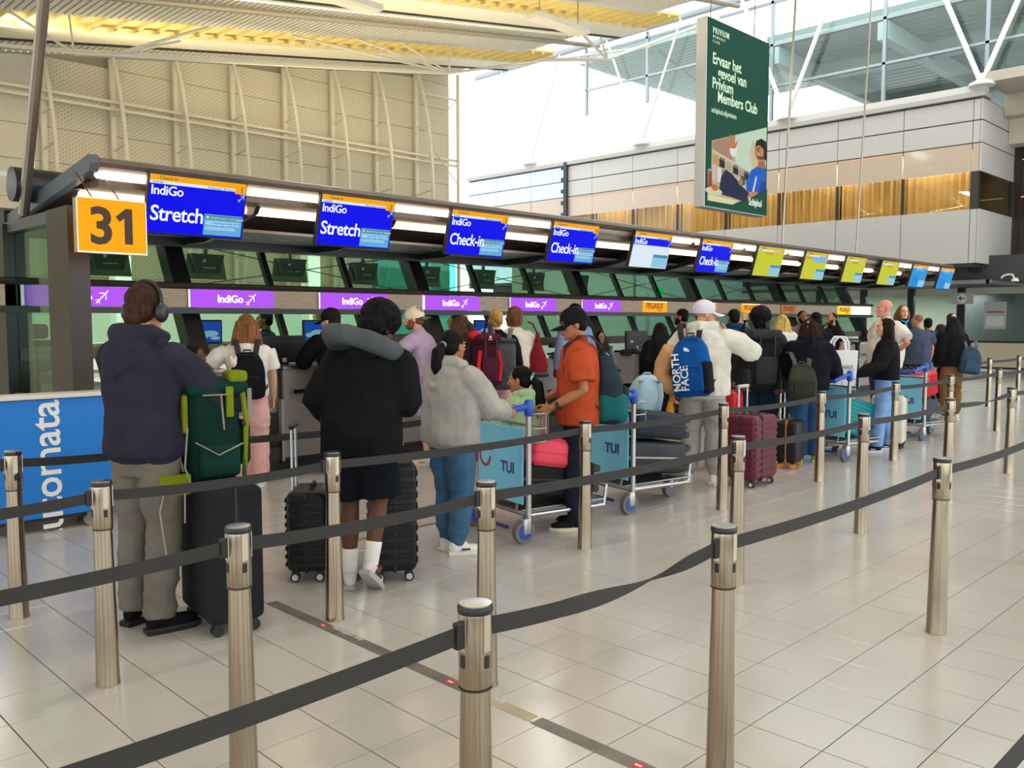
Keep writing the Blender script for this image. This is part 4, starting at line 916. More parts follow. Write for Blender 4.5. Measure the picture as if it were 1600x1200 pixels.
        if style == 'curly':
            k = hair[2] if len(hair) > 2 else 1.2
            b = MB(); b.ell((0, -.03, .055), (.1*k, .108*k, .095*k)); b.ell((0, -.06, -.02), (.085*k, .07*k, .075*k)); amp = .014
        if style == 'bob': b.ell((0, -.035, -.02), (.09, .085, .115)); b.ell((.062, .01, -.03), (.028, .05, .08)); b.ell((-.062, .01, -.03), (.028, .05, .08)); amp = .006
        me = remesh(b, HV, 2, amp, (28, 28, 9) if style != 'curly' else (30, 30, 30), seed+9)
        me.transform(hm_); H = link('hair', me, hmx, P)
        if len(hair) > 4 and hair[4]: put('hair_tie', MB().ell((0, -.12, .0), (.034, .022, .034), 10, 7), mat(hair[4], .5), True, H)
    if beard:
        b = MB().ell((0, .05, -.082), (.052, .05, .042)).ell((.05, .03, -.045), (.016, .04, .05)).ell((-.05, .03, -.045), (.016, .04, .05)); me = remesh(b, .007, 1, .002, (40, 40, 40)); me.transform(hm_); link('beard', me, hairm(beard), P)
    if facef:
        for sg in (-1, 1):
            E_ = put('eye', eye_mb(sg), mat('#d9d2ca', .3)); put('iris', MB().ell((sg*.031, .0905, .008), (.006, .004, .006), 8, 6), mat('#2a1a12', .3), True, E_)
            put('eyebrow', MB().tube([(sg*.014, .1, .027), (sg*.03, .098, .032), (sg*.047, .086, .026)], [.004, .005, .003], 6), hairm(beard or (hair[1] if hair else '#7a5a40')))
        put('lips', MB().ell((0, .101, -.058), (.021, .008, .005), 10, 6).ell((0, .1, -.066), (.018, .008, .005), 10, 6), mat('#9c5a50', .45))
    if hats:
        kind, c1 = hats[0], hats[1]; back = kind == 'capback'; sgn = -1 if back else 1
        b = MB(); rings = []
        for t in range(7):
            a = R(90*t/6.2); rings.append(b.ring((0, -.012-.0*t, .035+.098*math.sin(a)), .089*math.cos(a)+.003, .109*math.cos(a)+.003, X, Y, 20))
        b.loft([b.ring((0, -.012, .0), .088, .108, X, Y, 20)]+rings)
        crown = put('cap', b, cloth(c1)); b = MB(); n = 10; top_, bot_ = [], []
        for i in range(n+1):
            a = R(-62+124*i/n); top_.append((.086*math.sin(a), sgn*(.105*math.cos(a))-.012, .012+.0*i)); bot_.append((.08*math.sin(a)*1.08, sgn*(.09*math.cos(a)+.105*math.cos(a)**.5), -.004-.02*abs(math.sin(a))**2*1.2))
        vs = top_+bot_+[(p[0], p[1], p[2]-.006) for p in top_]+[(p[0], p[1], p[2]-.006) for p in bot_]; m_ = n+1
        fs = [(i, i+1, m_+i+1, m_+i) for i in range(n)]+[(2*m_+i, 3*m_+i, 3*m_+i+1, 2*m_+i+1) for i in range(n)]+[(m_+i, m_+i+1, 3*m_+i+1, 3*m_+i) for i in range(n)]
        put('brim', b.add(vs, fs), cloth(hats[2] if len(hats) > 2 else c1), True, crown)
        put('button', MB().ell((0, -.012, .134), (.008, .008, .005), 8, 5), cloth(c1), True, crown)
        if len(hats) > 3: t = text(hats[3], .06, .0005, .002, 'CENTER', shear=.2); put('logo', t.xf(Matrix.Translation((0, .095, .055)) @ Matrix.Rotation(R(180), 4, 'Z') @ Matrix.Rotation(R(25), 4, 'X')), mat('#e6e6e6', .5), False, crown)
    return P, W, hm_
# ------------------------------------------------------------------ bags
def backpack(label, Mx, w=.30, d=.18, h=.46, col='#1b1b1f', col2=None, strap='#26262a', seed=1, style='day', worn=True, vox=.012, sl=1.0):
    """local: back panel on y=0, body towards -Y, base at z=0"""
    e = empty('backpack', mx=Mx); tag(e, label, 'backpack'); c2 = col2 or col; mm = cloth(col, .1)
    b = MB(); X, Y = Vector((1, 0, 0)), Vector((0, 1, 0))
    if style == 'day': P_ = [(0, .80, .72), (.05, .98, .95), (.3, 1, 1), (.6, .97, .88), (.8, .86, .68), (.94, .62, .45), (1, .35, .25)]
    elif style == 'hike': P_ = [(0, .72, .7), (.06, .92, .92), (.35, 1, 1), (.7, .98, .95), (.83, .9, .85), (.86, .95, 1.0), (.96, .9, .9), (1, .7, .6)]
    else: P_ = [(0, .9, .85), (.06, 1, 1), (.5, 1, 1), (.85, .95, .8), (1, .85, .35)]
    b.loft([b.ring((0, -d*.5*kd, h*t), w*.5*kw, d*.5*kd, X, Y, 20, .62) for t, kw, kd in P_])
    ob_ = link('body', remesh(b, vox, 2, .010, (7, 7, 7), seed), mm, e)
    if style == 'day':
        fp_ = ob('front_pocket', MB().rbox(0, -d*.98, h*.3, w*.74, d*.22, h*.44, .03, 3), cloth(c2, .1), e, True, 60); ob('zip', MB().tube([(-w*.33, -d*1.1, h*.47), (0, -d*1.12, h*.5), (w*.33, -d*1.1, h*.47)], .004, 6), mat('#0e0e10', .5), fp_)
        ob('main_zip', MB().tube([(-w*.46, -d*.5, h*.3), (-w*.42, -d*.6, h*.72), (-w*.2, -d*.5, h*.95), (w*.2, -d*.5, h*.95), (w*.42, -d*.6, h*.72), (w*.46, -d*.5, h*.3)], .005, 6), mat('#101012', .5), e, True)
    if style == 'hike':
        ob('lid', MB().rbox(0, -d*.5, h*.95, w*.98, d*1.08, h*.16, .045, 4), cloth(c2, .1), e, True, 60)
        ob('front_pocket', MB().rbox(0, -d*1.0, h*.36, w*.66, d*.24, h*.46, .05, 3), cloth(c2, .1), e, True, 60)
        for s in (-1, 1):
            ob('side_pocket', MB().rbox(s*w*.46, -d*.5, h*.22, w*.16, d*.7, h*.34, .03, 3), cloth(c2, .1), e, True, 60)
            ob('buckle_strap', MB().box(s*w*.22-.01, s*w*.22+.01, -d*1.16, -d*1.08, h*.6, h*.92), mat(strap, .7), e)
    if style == 'roll':
        ob('roll_top', MB().rbox(0, -d*.35, h*1.0, w*.98, d*.5, h*.08, .02, 3), cloth(c2, .1), e, True, 60); ob('front_seam', MB().box(-w*.42, w*.42, -d*1.01, -d*.98, h*.45, h*.455), mat('#2c2c2e', .7), e)
    ob('top_loop', MB().tube([(-.035, -d*.15, h*.97), (-.03, -d*.15, h*1.05), (.03, -d*.15, h*1.05), (.035, -d*.15, h*.97)], .008, 6), mat(strap, .7), e, True)
    for s in (-1, 1):
        pts = [(s*.07, -.04, h-.07), (s*.09, -.03, h+.04), (s*.11, .05, h+.125*sl), (s*.12, .15, h+.13*sl), (s*.125, .26, h+.03), (s*.15, .27, h-.2)] if worn else [(s*.07, .0, h-.05), (s*.08, .06, h*.8), (s*.09, .07, h*.5), (s*.09, .02, h*.12)]
        if worn: ob('lower_strap', MB().tube([(s*.15, .26, h-.2), (s*.19, .14, h-.33), (s*.19, .0, h*.25), (s*w*.42, -.06, h*.12)], .008, 6), mat(strap, .75), e, True)
        ob('shoulder_strap', MB().tube(pts, .028, 8, flat=.2, up=(0, -.6, .8)), mat(strap, .75), e, True)
    return e
def wheel_mb(x, y, r=.03, t=.02): return MB().tube([(x-t/2, y, r), (x+t/2, y, r)], r, 14)
def suitcase(label, Mx, w=.45, d=.28, h=.68, col='#1c1c20', ribs='v', wheel='#1a1a1a', rim=None, handle=None, hcol='#c9c9c6', band=None, trim=None, soft=False, rough=.32):
    """local: w along X, d along Y, base of wheels at z=0; front face -Y"""
    e = empty('suitcase', mx=Mx); tag(e, label, 'suitcase'); z0 = .065
    shell = mat(col, max(rough, .42), var=.08, vs=5, spec=.25, bump=.15 if soft else 0, bs=30)
    S = ob('shell', MB().rbox(0, 0, z0+h/2, w, d, h, .045 if not soft else .035, 4), shell, e, True, 60)
    if ribs:
        n = 9
        for k in range(n):
            if ribs == 'v':
                xx = -w*.4+w*.8*k/(n-1)
                for s in (-1, 1): ob('rib', MB().rbox(xx, s*d*.5, z0+h*.5, w*.05, .012, h*.84, .005, 2), shell, S)
            else:
                zz = z0+h*(.1+.8*k/(n-1))
                for s in (-1, 1): ob('rib', MB().rbox(0, s*d*.5, zz, w*.9, .012, h*.055, .005, 2), shell, S)
                for s in (-1, 1): ob('rib', MB().rbox(s*w*.5, 0, zz, .012, d*.86, h*.055, .005, 2), shell, S)
    ob('zip_band', MB().rbox(0, 0, z0+h/2, w+.006, .022, h+.006, .045, 4), mat(trim or '#101012', .5), e, True, 60)
    ob('carry_handle', MB().tube([(-.07, -.02, z0+h), (-.06, -.02, z0+h+.025), (.06, -.02, z0+h+.025), (.07, -.02, z0+h)], .011, 8), mat('#17171a', .5), e, True)
    ob('side_handle', MB().tube([(w/2, 0, z0+h*.4), (w/2+.025, 0, z0+h*.42), (w/2+.025, 0, z0+h*.58), (w/2, 0, z0+h*.6)], .01, 8), mat('#17171a', .5), e, True)
    for sx in (-1, 1):
        for sy in (-1, 1):
            x_, y_ = sx*(w/2-.05), sy*(d/2-.05); f = ob('wheel_fork', MB().rbox(x_, y_, .062, .045, .04, .03, .008, 2), mat('#141416', .5), e)
            for q in (-1, 1):
                wv = ob('wheel', wheel_mb(x_+q*.014, y_, .03, .016), mat(wheel, .5), f, True)
                # light rim
                if rim: pass
            if rim: ob('rim', MB().tube([(x_-.024, y_, .03), (x_+.024, y_, .03)], .02, 12), mat(rim, .4), f, True)
    if handle:
        for s in (-1, 1): ob('handle_rod', MB().tube([(s*.08, d*.38, z0+h-.02), (s*.08, d*.38, z0+h+handle)], .009, 8), metal(hcol), e, True)
        ob('handle_grip', MB().rbox(0, d*.38, z0+h+handle+.012, .2, .035, .035, .015, 3), mat('#1a1a1c' if hcol != '#cfcfcc' else '#b9b9b6', .4), e, True, 60)
    if band: ob('luggage_strap', MB().rbox(-w*.18, 0, z0+h/2, .05, d+.016, h+.016, .045, 4), mat(band, .7), e, True, 60)
    return e
def trolley(label, x, y, rz, board='TUI', smile=True, basket=True, wire=True):
    """local: forward +X, origin between the rear wheels"""
    e = empty('luggage_trolley', (x, y, 0), rz); tag(e, label, 'trolley')
    GM = metal('#b9b9b6', .35); BL = mat('#1c4fb4', .35, var=.05); hw = .33
    for s in (-1, 1):
        ob('post', MB().tube([(0, s*hw, .17), (0, s*hw, .98)], .021, 12), GM, e, True)
        ob('handle_joint', MB().rbox(-.0, s*hw, .985, .065, .06, .13, .025, 3), BL, e, True, 60)
        ob('handle_arm', MB().tube([(0, s*hw, 1.0), (-.1, s*hw*.98, .985), (-.24, s*hw*.9, .93)], [.027, .024, .022], 10), BL, e, True)
        ob('base_tube', MB().tube([(0, s*hw, .2), (.3, s*hw*.9, .19), (.85, s*.16, .15)], .018, 10), GM, e, True)
        ob('brace', MB().tube([(0, s*hw, .5), (-.02, s*hw*.75, .42), (-.02, s*hw*.6, .2)], .01, 8), GM, e, True)
        f = ob('wheel_fork', MB().rbox(-.03, s*hw, .125, .07, .075, .13, .02, 3), GM, e, True, 60)
        ob('tyre', MB().tube([(-.045, s*hw-.024, .085), (-.045, s*hw+.024, .085)], .085, 24), mat('#6d6c6c', .7), f, True)
        ob('hub', MB().tube([(-.045, s*hw-.028, .085), (-.045, s*hw+.028, .085)], .055, 20), mat('#1b4aa8', .4), f, True)
        ob('axle_bolt', MB().tube([(-.045, s*hw-.034, .085), (-.045, s*hw+.034, .085)], .016, 10), GM, f, True)
    ob('handle_bar', MB().tube([(-.24, -hw*.9, .93), (-.27, 0, .92), (-.24, hw*.9, .93)], .022, 10), BL, e, True)
    ob('rear_bar', MB().tube([(0, -hw, .2), (0, hw, .2)], .018, 10).tube([(0, -hw, .86), (0, hw, .86)], .012, 8), GM, e, True)
    ob('pedal_bar', MB().tube([(-.1, -hw*.6, .1), (-.1, hw*.6, .1)], .014, 8), mat('#1b2f7a', .5), e, True)
    ob('deck', MB().rbox(.42, 0, .205, .8, .42, .02, .008, 2), metal('#8f9092', .4), e)
    ob('front_lip', MB().tube([(.85, -.16, .15), (.88, -.16, .3), (.88, .16, .3), (.85, .16, .15)], .015, 8), GM, e, True)
    fw_ = ob('front_fork', MB().rbox(.78, 0, .12, .05, .07, .1, .015, 2), GM, e, True, 60); ob('front_tyre', MB().tube([(.78, -.025, .075), (.78, .025, .075)], .075, 20), mat('#6d6c6c', .7), fw_, True)
    if board:
        B = ob('board', MB().rbox(-.03, 0, .555, .012, hw*2-.05, .56, .004, 1), mat('#7fd0f0', .4, var=.03), e)
        t = text('TUI', .115, .001, .003); t.xf(Matrix.Translation((-.038, -.02, .49)) @ Matrix.Rotation(-PI/2, 4, 'Z')); ob('lettering', t, mat('#4a2f86', .5), B)
        if smile:
            pts = [(-.0385, .2+.07*math.cos(R(a)), .58+.075*math.sin(R(a))) for a in range(180, 361, 15)]
            ob('smile_mark', MB().tube([(-.0385, .295, .597), (-.0385, .27, .595), *pts[::-1]], .012, 6, flat=.2, up=(1, 0, 0)).ell((-.038, .115, .64), (.002, .017, .017), 10, 6), mat('#a8243c', .5), B)
    if basket:
        b = MB()
        for k in range(7): yy = -hw+.06+(2*hw-.12)*k/6; b.tube([(.02, yy, .99), (.2, yy, .93), (.2, yy, .72), (.02, yy, .72)], .004, 5)
        for zz in (.93, .82, .72): b.tube([(.02, -hw+.04, zz), (.2, -hw+.06, zz), (.2, hw-.06, zz), (.02, hw-.04, zz)], .005, 5)
        ob('wire_basket', b, metal('#a9a9a6', .35), e)
    return e
FLAT = Matrix.Rotation(PI/2, 4, 'Z')
def TRS(x, y, z, rz=0, rx=0, ry=0): return Matrix.Translation((x, y, z)) @ Matrix.Rotation(R(rz), 4, 'Z') @ Matrix.Rotation(R(ry), 4, 'Y') @ Matrix.Rotation(R(rx), 4, 'X')
# ================================================================== THE QUEUE
DKH = '#1a1412'; SK1, SK2, SK3, SK4 = '#d2a084', '#a9714f', '#5e3a28', '#e0b196'
# 1 man with headphones
P, W, Hm = person('man in a navy hoodie and grey jeans wearing black headphones', 1.83, 4.52, 22, 1.80, '#c98f72', ('lowbun', '#3a2419'), ('hoodie', '#2c2c3a', .03, .90, 1.0, 'hood hem'), ('long', '#6e6860', .02), ('#17171a', '#0f0f11'),
    w=1.06, arms={'R': ((.27, .20, 1.17), (.22, .43, 1.11)), 'L': ((-.27, .10, 1.16), (-.15, .34, 1.10))}, feet=((.09, -.02, -25), (-.13, .03, 0)), head=(8, 6), vox=FINE, seed=1)
def hput(nm, b, m, par=P, H=None): return ob(nm, b.xf(H or Hm), m, par, True)
hp = hput('headphone_band', MB().tube([(.098*math.cos(R(a)), -.015, .03+.112*math.sin(R(a))) for a in range(-4, 185, 12)], .011, 8), mat('#1d1c22', .4))
for s in (-1, 1): hput('ear_cup', MB().ell((s*.098, -.01, -.015), (.028, .042, .052)), mat('#24232b', .4), hp)
hput('hair_tie', MB().tube([(.03*math.cos(R(a)), -.095, -.055+.035*math.sin(R(a))) for a in range(0, 361, 30)], .008, 6), mat('#6c6a5a', .8))
suitcase('tall black fabric-covered suitcase beneath the green hiking backpack', TRS(2.14, 4.34, 0, -98), .50, .29, .70, '#1d1e23', None, '#18181a', handle=.30, hcol='#4a4a4c', soft=True, rough=.85)
gb = backpack('green and lime hiking backpack standing on the black covered suitcase', TRS(1.99, 4.45, .775, 80, 0, 0), .36, .30, .52, '#0f2d27', '#12362f', '#8f8a7c', 5, 'hike', False, .010)
LM = cloth('#737d1c')
ob('lime_side', MB().tube([(-.15, -.28, .02), (-.165, -.29, .3), (-.15, -.28, .46), (-.12, -.23, .56)], .014, 8), LM, gb, True); ob('lime_lid_edge', MB().rbox(-.12, -.25, .55, .14, .1, .06, .02, 3), LM, gb, True, 60); ob('lime_pocket', MB().rbox(-.185, -.2, .42, .02, .04, .16, .008, 2), LM, gb, True)
ob('lime_hip_fin', MB().rbox(-.12, .07, .0, .05, .16, .11, .012, 3), LM, gb, True, 60); ob('lime_back_edge', MB().rbox(-.1, .01, .36, .06, .03, .2, .012, 3), LM, gb, True, 60)
for i, pts in enumerate([[(-.2, -.06, .46), (-.205, -.19, .46)], [(-.205, -.15, .46), (-.215, -.16, .28)], [(-.19, -.02, .22), (-.215, -.13, .15), (-.2, -.26, .2)], [(-.2, .02, .3), (-.21, .04, .1), (-.2, .0, -.02), (-.22, -.16, -.03)], [(-.14, .12, .0), (-.18, .16, -.12), (-.17, .13, -.36)], [(-.2, .04, .0), (-.22, .05, -.18)], [(-.22, -.1, .0), (-.25, -.14, -.04), (-.24, -.15, -.2)]]): ob('loose_strap', MB().tube(pts, .012, 6, flat=.3), mat('#9c9684', .8), gb, True)
# 2 child near the desk
person('dark-haired child standing at the desk beyond the navy hoodie', 3.52, 7.55, -60, 1.38, SK3, ('short', DKH), ('tee', '#8f86a8', .02, .9, .5, ''), ('long', '#2a2a33'), ('#333', '#222'), vox=COARSE, seed=2)
# 3 girl
P, W, Hm = person('young woman with long brown hair, white tee and pink trousers', 4.12, 7.72, 62, 1.67, SK1, ('long', '#7d5636', .62, 1.15), ('tee', '#e2ded6', .022, .93, .5, ''), ('long', '#d8a9a4', .03), ('#d6d0c8', '#e8e4de'),
    w=1.06, arms={'L': ((-.40, .0, 1.2), (-.64, .06, 1.24)), 'R': ((.25, .02, 1.13), (.25, .12, .9))}, vox=MID, seed=3)
bp = backpack('small black backpack with a plush charm on the woman in pink trousers', W @ TRS(.0, -.14, .92), .34, .16, .46, '#15161b', None, '#222226', 3, 'day')
ch = ob('plush_charm', MB().ell((-.13, -.1, .36), (.035, .03, .045)).ell((-.15, -.1, .40), (.015, .012, .03)).ell((-.11, -.1, .40), (.015, .012, .03)), cloth('#e2cfc4'), bp, True)
# 4 capped man at the desk
person('man in a black hoodie and dark cap leaning over the desk', 5.22, 7.78, 80, 1.80, SK4, ('short', '#2c1f18'), ('hoodie', '#141417', .035, .9, 1.0, 'hood box'), ('long', '#1d1d22'), ('#222', '#111'), lean=.16, arms={'R': ((.3, .25, 1.15), (.2, .48, 1.12)), 'L': ((-.3, .25, 1.15), (-.2, .48, 1.12))}, head=(35, 8), hats=('cap', '#221e1d'), vox=MID, seed=4)
# 5 man in black jacket and shorts
P, W, Hm = person('man in a black jacket and shorts bending over beside his suitcases', 3.00, 4.26, 28, 1.77, SK3, ('curly', '#0f0d0e', 1.22), ('coat', '#131519', .045, .82, 1.0, 'box collar'), ('shorts', '#12161c', .03), ('#d4d1cb', '#a8a5a0', '#3a3a3e', 'sock', 'tiptoe'),
    w=1.06, lean=.13, arms={'R': ((.25, .06, 1.13), (.14, .30, 1.08)), 'L': ((-.28, -.02, 1.12), (-.2, .18, .98))}, feet=((.07, -.1, 4), (-.10, .03, 22)), head=(-22, 34), vox=FINE, seed=5)
np_ = empty('neck_pillow', mx=W); tag(np_, 'dark grey neck pillow round the neck of the man in shorts', 'neck pillow')
me = remesh(MB().tube([(.17, .17, 1.38), (.19, .04, 1.42), (.11, -.09, 1.48), (-.03, -.11, 1.52), (-.15, -.06, 1.52), (-.19, .05, 1.48), (-.14, .16, 1.45)], [.05, .06, .062, .06, .07, .065, .05], 12, round_=True), .012, 2, .004); link('cushion', me, cloth('#4d5256'), np_)
suitcase('small black ribbed cabin suitcase with a raised silver handle', TRS(2.95, 4.76, 0, 50), .38, .25, .50, '#1b1d21', 'h', '#161618', '#c9c9c9', handle=.38, hcol='#c9ccce')
suitcase('large black ribbed suitcase behind the man in shorts', TRS(3.34, 4.43, 0, 58), .46, .28, .68, '#17191d', 'h', '#161618', '#b9b9b9', handle=.2)
# 6 man in lavender
P, W, Hm = person('man in lavender tee and shorts with a cream backward cap', 6.20, 7.52, 128, 1.80, '#d9a383', ('short', '#7a5233'), ('tee', '#b5a2bd', .026, .97, .5, 'box'), ('shorts', '#a392b2', .034), ('#d8d4cc', '#c9c4ba', '#8f8a84'), w=1.12, lean=.10,
    arms={'L': ((-.27, .26, 1.22), (-.12, .48, 1.2)), 'R': ((.27, .2, 1.12), (.12, .42, 1.06))}, head=(10, 6), hats=('capback', '#e2d6bd', '#5c5f45'), beard='#7d4f30', facef=True, vox=MID, seed=6)
# 7 woman grey hoodie with trolley
P, W, Hm = person('woman in a grey hoodie and jeans pushing a trolley, hair in a ponytail', 3.93, 4.52, 2, 1.55, SK2, ('pony', '#141013', .22, 1, '#8a8f94'), ('hoodie', '#a29f98', .045, .88, 1.0, 'hood hem box'), ('long', '#416384', .026, 'cuff'), ('#e6e2dc', '#d9d5ce', '#1d1d20'), w=1.14,
    arms={'R': ((.27, .17, 1.14), (.24, .38, 1.10)), 'L': ((-.27, .17, 1.14), (-.24, .38, 1.10))}, feet=((.07, 0, -28), (-.10, .05, 0)), head=(4, 4), vox=FINE, seed=7, facef=True, grip=('grip', 'grip'))
trolley('luggage trolley with a blue TUI board carrying a child and a coral suitcase', 4.58, 4.67, R(-11))
suitcase('black fabric suitcase lying on the trolley under the coral one', TRS(5.36, 4.56, .37, -11, 0, -85) @ FLAT, .52, .26, .64, '#1e1e22', None, '#141416', soft=True, rough=.8)
suitcase('coral pink hard suitcase lying tilted on the trolley', TRS(5.16, 4.50, .57, -11, 0, -80) @ FLAT, .42, .2, .44, '#ee4d62', 'v', '#1c1c1e', trim='#d83e54')
suitcase('white ribbed cabin case upright behind the child on the trolley', TRS(5.04, 4.80, .62, 60), .28, .18, .30, '#d9c9c2', 'v', '#2a2a2c', trim='#c2b2aa')
# 12 child on the trolley
P, W, Hm = person('small child in a green hoodie sitting on the trolley, black ponytail', 4.80, 4.68, 100, 1.12, SK2, ('pony', '#120f11', .3, 1, '#6fd8c0'), ('hoodie', '#a3c49a', .04, .88, 1.0, 'hood box'), ('long', '#6b8f72', .02), None, seated=True, z=.10, hscale=1.32, w=1.05, arms={'L': ((-.26, .12, 1.15), (-.2, .34, 1.05)), 'R': ((.26, .1, 1.15), (.18, .32, 1.05))}, head=(14, 6), vox=FINE, seed=8, facef=True)
# 13 orange tee
P, W, Hm = person('man in an orange tee and black cap carrying a teal backpack', 5.10, 4.38, 134, 1.72, SK2, ('short', '#15110f'), ('tee', '#b24a2b', .034, .84, .5, 'box collar'), ('long', '#1f2430', .012), ('#1f1f22', '#d9cfb4'), w=1.06,
    arms={'L': ((-.25, -.03, 1.12), (-.20, .22, .98)), 'R': ((.25, .02, 1.13), (.2, .25, 1.02))}, feet=((.10, -.02, -10), (-.09, .03, 6)), head=(14, 14), hats=('cap', '#17171c', '#17171c', 'Y'), facef=True, vox=FINE, seed=9, grip=('relax', 'relax'))
ob('watch', MB().tube([(-.222, .15, 1.005), (-.214, .175, .996)], .036, 14), mat('#3a3a40', .3, .5), P, True)
bp = backpack('dark blue and teal backpack hanging from the shoulder of the orange tee', W @ TRS(.02, -.15, .84, 0, 0, 0), .34, .22, .56, '#2a3842', None, '#262d36', 4, 'day', True, .011)
ob('teal_base', MB().rbox(0, -.115, .13, .355, .245, .25, .07, 4), cloth('#1c6468'), bp, True, 60); ob('top_handle', MB().tube([(-.04, -.1, .54), (-.03, -.11, .6), (.03, -.11, .6), (.04, -.1, .54)], .013, 8), mat('#2d4a52', .7), bp, True)
trolley('luggage trolley with a blue TUI board behind the man in orange', 5.88, 4.72, R(-9), smile=False)
suitcase('dark grey suitcase with cream zip at the bottom of the second trolley', TRS(6.72, 4.62, .37, -9, 0, -84) @ FLAT, .5, .28, .68, '#2b2e32', None, '#18181a', trim='#b9b5a2')
suitcase('navy hard suitcase lying tilted on the second trolley', TRS(6.70, 4.60, .65, -9, 0, -82) @ FLAT, .48, .24, .62, '#1c2633', None, '#18181a')
lb = backpack('pale blue travel backpack on top of the navy suitcase', TRS(6.34, 4.62, .77, 150, 0, 0), .28, .2, .36, '#a9c3d3', '#9ab8c9', '#8fa9b8', 6, 'day', False, .011)
# desk side people
person('woman with wavy brown hair carrying a maroon hiking backpack', 6.28, 7.05, 62, 1.66, SK1, ('longwavy', '#4f3526', .42, 1.1), ('tee', '#3a2c30', .02, .9, 1.0, ''), ('long', '#8c2f3a', .03), ('#333', '#222'), vox=COARSE, seed=10)
mb_ = backpack('maroon hiking backpack with red trim and a white mark', TRS(6.40, 6.86, .90, -22, 0, 0), .29, .24, .56, '#451c2b', '#4d2030', '#2a171d', 7, 'hike', True, .012)
RD = cloth('#d8283c'); ob('red_lid', MB().ell((-.11, -.1, .56), (.07, .09, .05)), RD, mb_, True)
for s in (-1, 1): ob('red_trim', MB().tube([(s*.11, -.235, .08), (s*.125, -.235, .25), (s*.1, -.225, .4)], .02, 8), RD, mb_, True)
ob('white_mark', MB().prism([(-.015, .535), (.015, .535), (.005, .565)], -.256, -.25, 'y').box(-.022, .022, -.256, -.25, .515, .522), mat('#e6e2e0', .5), mb_)
P, W, Hm = person('blonde woman with a hair bun, black top and grey backpack', 7.02, 7.28, 55, 1.74, SK4, ('bun', '#b98a4e'), ('shirt', '#17171b', .02, .92, 1.0, 'collar'), ('long', '#d9a6b4', .04), ('#c9c4bc', '#ddd'), vox=MID, seed=11)
backpack('grey roll-top backpack on the blonde woman in black', W @ TRS(.04, -.14, .84, -8), .34, .2, .56, '#4f5053', None, '#6a6b6e', 8, 'roll')
person('person with a brown bob in a long cream top', 7.52, 7.48, 75, 1.78, SK4, ('bob', '#6d4a30'), ('shirt', '#d6cfc2', .03, .74, 1.0, 'box'), ('long', '#b7b0a8', .02), ('#555', '#333'), vox=MID, seed=12, head=(20, 0))
e = empty('shoulder_bag', mx=TRS(7.74, 7.3, .98, -20)); tag(e, 'dark red slouchy shoulder bag beside the cream top', 'bag')
me = remesh(MB().loft([MB().ring((0, 0, z), a, c, Vector((1, 0, 0)), Vector((0, 1, 0)), 16) for z, a, c in ((0, .12, .06), (.08, .15, .08), (.2, .11, .06), (.34, .05, .03), (.5, .02, .015))]), .012, 2, .008); link('pouch', me, cloth('#7a1f2b'), e); ob('strap', MB().tube([(0, 0, .48), (-.06, .02, .6), (-.12, .03, .62)], .012, 6), cloth('#7a1f2b'), e, True)
person('person in a light blue shirt at the desk behind the black cap', 8.92, 7.72, 80, 1.84, SK3, ('short', '#15110f'), ('shirt', '#7f92bd', .025, .9, 1.0, 'collar'), ('long', '#222735'), ('#222', '#111'), vox=COARSE, seed=14)
P, W, Hm = person('woman in a long black coat with long black hair at the desk', 10.35, 7.35, 62, 1.58, SK1, ('long', '#141114', .5, 1.15), ('coat', '#16161a', .04, .7, 1.0, 'box'), ('long', '#17171b'), ('#222', '#111'), vox=MID, seed=16)
e = empty('neck_pillow', (6.62, 4.82, .80)); tag(e, 'dark grey neck pillow resting beside the pale blue backpack', 'neck pillow'); link('cushion', remesh(MB().tube([(-.1, 0, .0), (-.12, .02, .18), (0, .02, .27), (.12, .02, .18), (.1, 0, 0)], [.06, .075, .08, .075, .06], 12, round_=True), .013, 2), cloth('#4a4c52'), e)
person('bearded man in a dark jacket at the desk behind the white cap', 11.40, 7.68, 110, 1.79, SK2, ('short', '#14100f'), ('coat', '#1e1e22', .03, .85, 1.0, 'collar box'), ('long', '#23232a'), ('#222', '#111'), beard='#15100e', vox=COARSE, seed=17, facef=True, arms={'L': ((-.28, .1, 1.18), (-.2, .33, 1.2))})
person('person in a dark blue padded jacket right behind the white cap', 11.35, 6.75, 60, 1.78, SK2, ('short', '#1a1412'), ('coat', '#173a5c', .06, .85, 1.0, 'hood box collar'), ('long', '#20242c'), ('#222', '#111'), vox=COARSE, seed=19)
# 18 white cap man
P, W, Hm = person('man in a cream hoodie and white cap with his hand at his mouth', 7.38, 4.72, 22, 1.81, '#cf9a80', ('stubble', '#6b4a33'), ('hoodie', '#d3d1c6', .046, .86, 1.0, 'hood hem box'), ('long', '#9a9992', .034, 'cuff'), ('#dcd8d6', '#c9c5c2', '#a9a4a2'), w=1.12,
    arms={'R': ((.43, .10, 1.27), (.17, .20, 1.44)), 'L': ((-.31, -.02, 1.14), (-.30, .05, .88))}, feet=((.13, .0, -18), (-.13, 0, 14)), head=(-62, 2), hats=('cap', '#d3cde0'), facef=True, vox=FINE, seed=18)
ob('phone', MB().rbox(-.29, .10, .76, .018, .075, .14, .006, 2), mat('#141416', .3), P)
bp = backpack('bright blue backpack with white lettering on the cream hoodie', W @ TRS(-.03, -.16, .86, -4, 0, -6), .36, .2, .56, '#11509c', '#0f4a92', '#1c1e24', 9, 'day', True, .011)
for i, (s_, sz, xx) in enumerate((('THE', .035, -.075), ('NORTH', .1, -.055), ('FACE', .1, .02))):
    t = text(s_, sz, .001, .002); t.xf(Matrix.Translation((xx-.02, -.222, .06)) @ Matrix.Rotation(R(-90), 4, 'Y')); ob('lettering', t, mat('#e6edf2', .5), bp)
b = MB()
